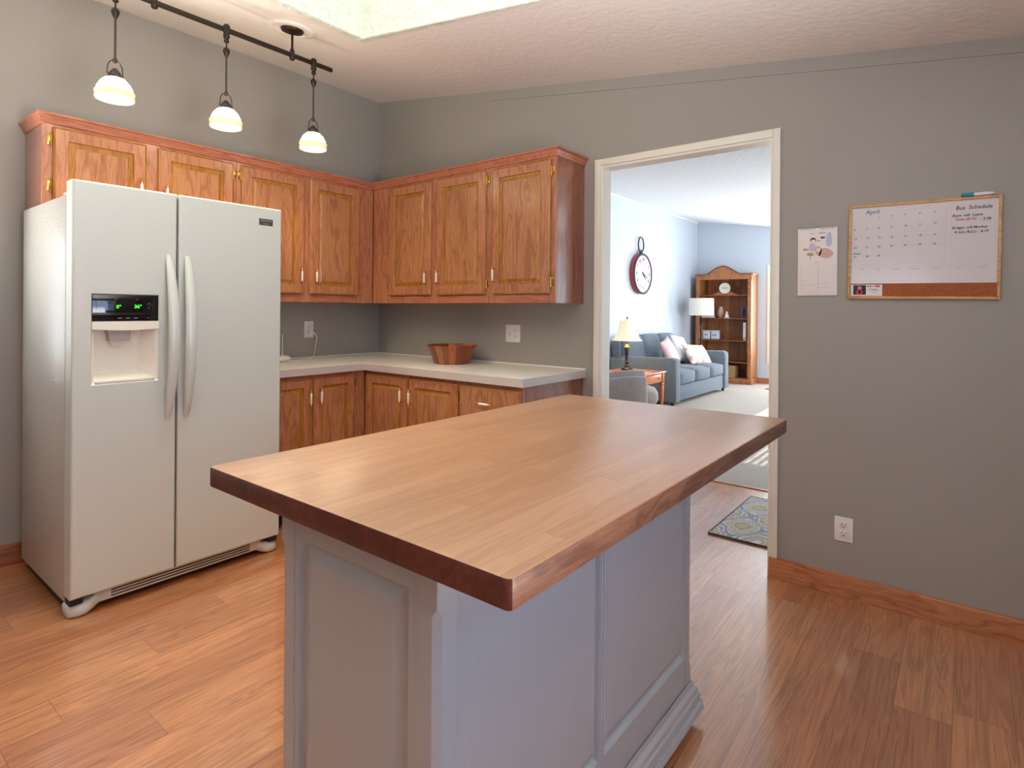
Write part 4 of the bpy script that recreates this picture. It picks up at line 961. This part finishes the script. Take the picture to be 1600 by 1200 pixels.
for y0, y1 in ((SY_0, SY_0+.17), (SY_1-.17, SY_1)):
    mb = MB(); P = [(-.30, .055), (SXF, .055), (SXF, .59), (SXF-.012, .625), (SXF-.05, .645), (-.12, .625), (-.30, .615)]
    bm = bmesh.new(); vs = [bm.verts.new((x, y0, z)) for x, z in P]; f = bm.faces.new(vs); r_ = bmesh.ops.extrude_face_region(bm, geom=[f])
    for v in r_['geom']:
        if isinstance(v, bmesh.types.BMVert): v.co.y = y1
    bmesh.ops.bevel(bm, geom=bm.edges[:], offset=.022, segments=3, profile=.5, affect='EDGES'); mb.bm(bm, 'sofa')
    arm = mb.build('arm', t)
    e = .0; mb = MB(); yy = y0 if y0 == SY_0 else y1
    mb.tube([(-.28, yy+(.012 if yy == y0 else -.012), .617), (SXF-.06, yy+(.012 if yy == y0 else -.012), .640), (SXF-.012, yy+(.012 if yy == y0 else -.012), .615), (SXF-.004, yy+(.012 if yy == y0 else -.012), .06)], .006, 'seam', 6)
    mb.build('piping', arm)
L3 = (SY_1-SY_0-.34)/3
rot = Matrix.Translation((-.10, 0, .30)) @ Matrix.Rotation(R(-12), 4, 'Y') @ Matrix.Translation((.10, 0, -.30))
for i in range(3):
    a = SY_0+.17+L3*i
    MB().bm(cushion((.02, a+.003, .265), (SXF-.01, a+L3-.003, .455), 'sofa', .05, .018), 'sofa').build('seat_cushion', t, ang=180)
    MB().bm(cushion((-.20, a-.0, .30), (-.03, a+L3, .915), 'sofa', .05, .02), 'sofa', rot).build('back_cushion', t, ang=180)
MB().bm(cushion((-.33, SY_0+.10, .06), (-.19, SY_1-.10, .875), 'sofa', .04, 0), 'sofa').build('backrest', t, ang=180)
for x in (-.25, SXF-.07):
    for y in (SY_0+.06, SY_1-.06): MB().lathe([(.018, .004), (.024, .058)], (x, y, 0), 'clock_dark', 12).build('foot', t)
def pillow(w_, h_, th_, mat, loc, yaw, tilt, roll=0, trim=None):
    N = 16; vs = []; fs = []
    for s_ in (1, -1):
        for j in range(N+1):
            for i in range(N+1):
                u, v = 2*i/N-1, 2*j/N-1
                k = max(0, (1-u*u))**.5*max(0, (1-v*v))**.5
                px = u*(w_/2)*(1-.10*(1-abs(u)**2)*0-.07*(1-v*v)*abs(u)); pz = v*(h_/2)*(1-.07*(1-u*u)*abs(v))
                vs.append((px, s_*th_/2*k**.8, pz))
    n1 = (N+1)**2
    for s_ in (0, 1):
        for j in range(N):
            for i in range(N):
                q = [s_*n1+j*(N+1)+i, s_*n1+j*(N+1)+i+1, s_*n1+(j+1)*(N+1)+i+1, s_*n1+(j+1)*(N+1)+i]; fs.append(q if s_ else q[::-1])
    bm = bmesh.new(); V = [bm.verts.new(v) for v in vs]
    for f in fs: bm.faces.new([V[k] for k in f])
    bmesh.ops.remove_doubles(bm, verts=bm.verts[:], dist=.0005)
    m = Matrix.Translation(loc) @ Matrix.Rotation(yaw, 4, 'Z') @ Matrix.Rotation(tilt, 4, 'X') @ Matrix.Rotation(roll, 4, 'Y')
    return MB().bm(bm, mat, m)
# a pillow faces -y locally; yaw 90 turns it to +x
GPW = 'throw pillows on the sofa'
tag(pillow(.46, .44, .15, 'pink_cloth', (.20, 5.32, .655), R(96), R(-24), R(-10)).build('throw_pillow', None, (.2, 5.3, .46), ang=180), 'pink throw pillow leaning on the sofa back', 'pillow', GPW)
tag(pillow(.52, .46, .15, 'white_cloth', (.10, 5.98, .675), R(92), R(-22), R(8)).build('throw_pillow', None, (.1, 5.95, .46), ang=180), 'plain white throw pillow behind the flowered one', 'pillow', GPW)
tag(pillow(.58, .36, .14, 'floral', (.36, 6.00, .60), R(80), R(-34), R(4)).build('throw_pillow', None, (.36, 6.0, .46), ang=180), 'white throw pillow with orange and yellow flowers at the front', 'pillow', GPW)

# end table
TX1, TY1, TZ = .645, 4.16, .502; TX0, TY0 = .02, 3.50
t = thing('end_table', 'honey pine end table with a drawer and turned legs beside the sofa', 'side table', ((TX0+TX1)/2, (TY0+TY1)/2, .004))
MB().box((TX0, TY0, TZ-.022), (TX1, TY1, TZ), 'orange_wood_x', .006).build('table_top', t)
mb = MB().box((TX0+.04, TY0+.04, TZ-.135), (TX1-.035, TY1-.04, TZ-.023), 'orange_wood'); mb.build('apron', t)
d = MB().box((TX1-.036, TY0+.10, TZ-.125), (TX1-.022, TY1-.10, TZ-.035), 'orange_wood', .004).build('drawer', t)
MB().lathe([(.006, 0), (.006, .012), (.012, .018), (.013, .024), (.004, .03)], (TX1-.024, (TY0+TY1)/2+.12, TZ-.08), 'orange_wood', 14, axis='x').build('knob', d)
for x in (TX0+.05, TX1-.045):
    for y in (TY0+.05, TY1-.05):
        mb = MB().box((x-.026, y-.026, TZ-.14), (x+.026, y+.026, TZ-.023), 'orange_wood', .002)
        mb.lathe([(.014, .004), (.02, .012), (.018, .03), (.022, .10), (.028, .24), (.03, .30), (.022, .315), (.031, .328), (.031, .34), (.022, .352), (.028, .363)], (x, y, 0), 'orange_wood', 18); mb.build('leg', t)
# table lamp
LX, LY = .20, 3.92
t = thing('table_lamp', 'dark metal table lamp with a lit cream bell shade on the end table', 'lamp', (LX, LY, TZ))
mb = MB(); sc6 = [(.082, 0), (.082, .012), (.074, .022), (.05, .034), (.032, .048), (.036, .056), (.026, .064), (.020, .085), (.028, .10), (.030, .106), (.024, .112), (.022, .15), (.030, .22), (.036, .27), (.036, .29), (.03, .296)]
mb.lathe([(r, h+TZ) for r, h in sc6], (LX, LY, 0), 'lamp_metal', 8); mb.build('base', t)
MB().lathe([(.034, TZ+.297), (.03, TZ+.31), (.02, TZ+.325), (.016, TZ+.335)], (LX, LY, 0), 'brass', 18).build('collar', t)
MB().lathe([(.012, TZ+.336), (.014, TZ+.35), (.010, TZ+.36), (.010, TZ+.41)], (LX, LY, 0), 'lamp_metal', 14).build('neck', t)
sp = [(.205, .385), (.178, .405), (.152, .45), (.128, .51), (.112, .57), (.104, .615), (.098, .645)]
mb = MB().lathe([(r*.96, h+TZ) for r, h in sp], (LX, LY, 0), 'lampshade', 36, cap=False); sh = mb.build('lamp_shade', t)
mb = MB()
for k in range(8):
    a = 2*math.pi*k/8+.2; mb.tube([(LX+r*.962*math.cos(a), LY+r*.962*math.sin(a), h+TZ) for r, h in sp], .0022, 'drum', 5)
mb.torus((LX, LY, TZ+.385), .197, .003, 'drum', 'z', 36); mb.torus((LX, LY, TZ+.645), .094, .003, 'drum', 'z', 28); mb.build('shade_trim', sh)
MB().lathe([(.006, TZ+.64), (.004, TZ+.66), (.012, TZ+.672), (.010, TZ+.685), (.003, TZ+.695)], (LX, LY, 0), 'lamp_metal', 12).build('finial', t)
MB().tube([(LX-.09, LY, TZ+.641), (LX+.09, LY, TZ+.641)], .002, 'lamp_metal', 6).build('harp', t)
l = bpy.data.lights.new('table_lamp_bulb', 'POINT'); l.energy = 5; l.color = (1, .78, .5); l.shadow_soft_size = .04
lo = bpy.data.objects.new('table_lamp_bulb', l); COL.objects.link(lo); lo.location = (LX, LY, TZ+.50)
# armchair, turned towards +x and +y
AC = Matrix.Translation((.62, 2.72, 0)) @ Matrix.Rotation(R(26), 4, 'Z')
t = thing('armchair', 'taupe upholstered armchair in front of the end table', 'armchair', (.62, 2.72, .004))
def acx(bm, name): return MB().bm(bm, 'armchair', AC).build(name, t, ang=180)
MB().box((-.36, -.30, .10), (.32, .30, .28), 'armchair', .02, 2, AC).build('seat_base', t)
for s_ in (-1, 1):
    bm = cushion((-.36, -.06, .08), (.37, .06, .56), 'armchair', .045, .01)
    for v in bm.verts:
        if v.co.z > .3: v.co.z += .05*(v.co.x)/.37
    MB().bm(bm, 'armchair', AC @ Matrix.Translation((0, s_*.335, 0))).build('arm', t, ang=180)
acx(cushion((-.22, -.27, .27), (.48, .27, .45), 'armchair', .07, .02), 'seat_cushion')
MB().bm(cushion((-.10, -.36, 0), (.08, .36, .70), 'armchair', .06, .02), 'armchair', AC @ Matrix.Translation((-.34, 0, .18)) @ Matrix.Rotation(R(-10), 4, 'Y')).build('backrest', t, ang=180)
for x in (-.3, .28):
    for y in (-.3, .3): MB().lathe([(.016, .004), (.024, .10)], (x, y, 0), 'clock_dark', 12, mtx=AC).build('leg', t)
# wall clock shaped like a pocket watch
CX, CYc, CZ, CR = XL, 5.42, 1.855, .315
t = thing('wall_clock', 'large round pocket watch style clock with a red rim on the blue wall', 'clock', (XL, CYc, CZ))
MB().lathe([(CR-.02, .002), (CR, .002), (CR, .075), (CR-.012, .08)], (CX, CYc, CZ), 'clock_red', 56, axis='x', cap=False).build('case', t)
MB().lathe([(CR+.006, .072), (CR+.008, .082), (CR-.004, .09), (CR-.022, .088), (CR-.028, .078)], (CX, CYc, CZ), 'clock_dark', 56, axis='x', cap=False).build('bezel', t)
MB().lathe([(CR-.02, .070), (CR-.02, .0785), (.001, .0786)], (CX, CYc, CZ), 'clock_face', 56, axis='x').build('face', t)
fC = frA(CX)
mb = MB()
for h in range(1, 13):
    a = math.pi/2-h*math.pi/6; u, v = CYc+.225*math.cos(a), CZ+.225*math.sin(a)
    mb.text(['I', 'II', 'III', 'IIII', 'V', 'VI', 'VII', 'VIII', 'IX', 'X', 'XI', 'XII'][h-1], .062, fC, u, v-.02, .0796, 'black_ink', 'CENTER', bold=.0015, sx=.8)
for k in range(60):
    a = k*math.pi/30; mb.add([fC(CYc+r_*math.cos(a+d_), CZ+r_*math.sin(a+d_), .0796) for r_, d_ in ((.278, -.006), (.288, -.006), (.288, .006), (.278, .006))], [[0, 1, 2, 3]], 'black_ink')
mb.build('numerals', t)
mb = MB()
for a, Ln, w_ in ((R(-22), .21, .006), (R(-45), .14, .009)):
    d_ = Vector((math.cos(a), math.sin(a))); n_ = Vector((-d_.y, d_.x))*w_
    p0 = d_*-.04; p1 = d_*Ln
    q = [p0-n_, p0+d_*.08-n_*1.6, p1, p0+d_*.08+n_*1.6, p0+n_]
    mb.prism([fC(CYc+p.x, CZ+p.y, .081) for p in q], (.003, 0, 0), 'black_ink')
mb.lathe([(.018, .081), (.014, .088)], (CX, CYc, CZ), 'black_ink', 16, axis='x'); mb.build('hands', t)
mb = MB().tube([(CX+.04, CYc, CZ+CR-.005), (CX+.04, CYc, CZ+CR+.06)], .013, 'clock_dark', 12); mb.lathe([(.022, CZ+CR+.0), (.022, CZ+CR+.02)], (CX+.04, CYc, 0), 'clock_dark', 14); mb.build('winding_crown', t)
MB().torus((CX+.04, CYc, CZ+CR+.14), .095, .011, 'clock_dark', 'x', 40, 1.25).build('hanging_ring', t)

# bookcase
BF, BB = 7.55, YF-.012; KX0_, KX1_ = -.245, .735
t = thing('bookcase', 'tall brown wood bookcase with an arched top against the far wall', 'bookcase', (.245, 7.75, .004))
BZ = 1.92
for x0, x1 in ((KX0_, KX0_+.062), (KX1_-.062, KX1_)):
    MB().box((x0, BF, .09), (x1, BB, BZ), 'case_wood', .004).build('side_panel', t)
MB().box((KX0_+.062, BB-.02, .09), (KX1_-.062, BB, BZ), 'case_back').build('back_panel', t)
MB().box((KX0_-.018, BF-.018, .004), (KX1_+.018, BB, .095), 'case_wood', .006).build('plinth', t)
for z in (1.572, 1.160, .765, .383):
    MB().box((KX0_+.0625, BF+.015, z-.018), (KX1_-.0625, BB-.021, z), 'shelf_wood', .003).build('shelf', t)
P = [(KX0_, 1.85), (KX1_, 1.85), (KX1_, 1.935), (.555, 1.938)]
for i in range(1, 24):
    q = i/24; x = .555+( -.07-.555)*q; P.append((x, 1.938+.145*math.sin(math.pi*q)**1.5))
P += [(-.07, 1.938), (KX0_, 1.935)]
MB().prism([(x, BF-.004, z) for x, z in P], (0, .024, 0), 'case_wood').build('arched_crest', t)
mb = MB().box((KX0_-.012, BF+.021, BZ+.0005), (KX1_+.022, BB, BZ+.028), 'case_wood', .004)
edge = [(KX1_+.022, 1.938), (.555, 1.940)]+[(.555-.625*i/24, 1.940+.146*math.sin(math.pi*i/24)**1.5) for i in range(1, 24)]+[(-.07, 1.940), (KX0_-.012, 1.938)]
mb.tube([(x, BF-.012, z+.006) for x, z in edge], .010, 'shelf_wood', 8); mb.build('cornice', t)
YB = 7.72
t = thing('mantel_plaque', 'white round plaque in a curved wood stand on the top bookcase shelf', 'plaque', (.226, YB, 1.572))
P = [(-.01, 1.5725), (.455, 1.5725), (.455, 1.59)]+[(.455-.465*i/20, 1.59+.085*math.sin(math.pi*i/20)**2.2) for i in range(1, 20)]+[(-.01, 1.59)]
MB().prism([(x, YB, z) for x, z in P], (0, .05, 0), 'orange_wood').build('stand', t)
MB().lathe([(.097, 0), (.1, -.006), (.094, -.014), (.002, -.015)], (.226, YB-.002, 1.70), 'ceramic', 36, axis='y').build('disc', t)
mb = MB(); fP = frB(YB-.017); mb.text('Hello', .062, fP, .226, 1.685, .0008, 'silver', 'CENTER', shear=.3)
tag(mb.build('disc_lettering', t), 'grey script on the plaque')
t = thing('figurine', 'small white figurine on the second bookcase shelf', 'figurine', (.264, YB, 1.16))
MB().lathe([(.05, 1.1605), (.052, 1.172), (.036, 1.185), (.030, 1.205), (.034, 1.222), (.022, 1.236), (.016, 1.242)], (.264, YB, 0), 'ceramic', 20).build('body', t)
MB().lathe([(.004, 1.240), (.018, 1.247), (.023, 1.260), (.017, 1.274), (.004, 1.280)], (.264, YB, 0), 'ceramic', 16).build('head', t)
t = thing('oval_frame', 'oval silver picture frame on the right of the second bookcase shelf', 'picture frame', (.575, YB, 1.16))
mo = Matrix.Translation((.575, YB, 1.262)) @ Matrix.Rotation(R(-28), 4, 'Z') @ Matrix.Rotation(R(-10), 4, 'X')
mb = MB(); pts = [Vector((.062*math.cos(2*math.pi*i/32), 0, .098*math.sin(2*math.pi*i/32))) for i in range(33)]
mb.tube(pts, .012, 'silver', 8, False, mo); mb.build('rim', t)
MB().prism([mo @ Vector((.06*math.cos(2*math.pi*i/28), -.004, .096*math.sin(2*math.pi*i/28))) for i in range(28)], (0, .008, 0), 'navy').build('picture', t)
for x, s_ in ((-.09, 'left of the pair'), (.065, 'right of the pair')):
    t = thing('enamel_tin', 'small white lidded canister with dark lettering, %s on the third shelf' % s_, 'canister', (x, YB, .765), 'canisters on the bookcase')
    MB().box((x-.068, YB-.06, .7655), (x+.068, YB+.06, .90), 'tin', .014, 3).build('body', t)
    MB().box((x-.074, YB-.066, .9005), (x+.074, YB+.066, .93), 'tin', .012, 3).build('lid', t)
    mb = MB(); mb.text('TEA' if x < 0 else 'JAM', .042, frB(YB-.06), x, .835, .0006, 'navy', 'CENTER', bold=.001); mb.build('lettering', t)
    MB().lathe([(.012, .9305), (.014, .94), (.006, .95)], (x, YB, 0), 'silver', 12).build('knob', t)
t = thing('white_book', 'tall white book standing at the right end of the third shelf', 'book', (.60, YB, .765))
MB().box((.574, YB-.08, .7655), (.625, YB+.10, 1.085), 'paper', .004).build('cover', t)
MB().box((.590, YB-.0815, .79), (.609, YB-.0801, .83), 'pink_print').build('spine_label', t)
t = thing('dark_book', 'dark book lying on the second shelf behind the floor lamp shade', 'book', (-.04, YB, 1.16))
MB().box((-.165, YB-.10, 1.1605), (.09, YB+.09, 1.195), 'dark_book', .003).build('cover', t)
MB().box((-.160, YB-.1005, 1.165), (.086, YB-.0995, 1.190), 'paper').build('pages', t)
t = thing('small_vase', 'pale brown vase half hidden by the floor lamp shade on the second shelf', 'vase', (.10, YB+.12, 1.16))
MB().lathe([(.04, 1.1605), (.055, 1.19), (.06, 1.25), (.05, 1.31), (.03, 1.35), (.034, 1.37)], (.12, YB+.11, 0), 'pink_print', 20).build('vase_body', t)
t = thing('wicker_basket', 'woven wicker basket on the lowest bookcase shelf', 'basket', (.33, YB, .095))
mb = MB(); secs = []
for z, k in ((.0955, .92), (.12, .96), (.30, 1.0)): secs.append([Vector((.30+.15*k*sx, YB+.10*k*sy, z)) for sx, sy in ((-1, -1), (1, -1), (1, 1), (-1, 1))])
mb.loft(secs, 'wicker'); mb.build('basket_body', t)
MB().tube([(.15, YB-.10, .305), (.45, YB-.10, .305), (.45, YB+.10, .305), (.15, YB+.10, .305), (.15, YB-.10, .305)], .010, 'wicker', 8).build('rim', t)
# floor lamp behind the sofa arm
FLX, FLY = .03, 7.08
t = thing('floor_lamp', 'floor lamp with a cream drum shade and a turned dark pole behind the sofa', 'lamp', (FLX, FLY, .004))
MB().lathe([(.14, .004), (.14, .016), (.10, .03), (.04, .05), (.018, .07)], (FLX, FLY, 0), 'lamp_metal', 28).build('base', t)
pp = [(.016, .07)]
z = .10
while z < 1.0: pp += [(.016, z), (.024, z+.03), (.026, z+.05), (.018, z+.08)]; z += .16
pp += [(.020, 1.03), (.034, 1.06), (.036, 1.075), (.018, 1.095), (.03, 1.115), (.036, 1.135), (.02, 1.155), (.012, 1.165), (.012, 1.30)]
MB().lathe(pp, (FLX, FLY, 0), 'lamp_metal', 18).build('pole', t)
sh = MB().lathe([(.212, 1.205), (.205, 1.505), (.200, 1.505), (.207, 1.205)], (FLX, FLY, 0), 'drum', 44, cap=False).build('lamp_shade', t)
mb = MB()
for k in range(3):
    a = 2*math.pi*k/3; mb.tube([(FLX, FLY, 1.30), (FLX+.20*math.cos(a), FLY+.20*math.sin(a), 1.30)], .002, 'lamp_metal', 6)
mb.build('shade_spider', t)
# floor register in the carpet
t = thing('floor_register', 'small dark metal floor vent in the carpet by the far wall', 'vent', (1.16, 7.25, .004))
MB().box((1.08, 7.10, .0045), (1.24, 7.40, .009), 'silver', .002).build('plate', t)
mb = MB()
for i in range(8): mb.box((1.095, 7.12+.034*i, .0091), (1.225, 7.135+.034*i, .0096), 'slot')
mb.build('louvres', t)
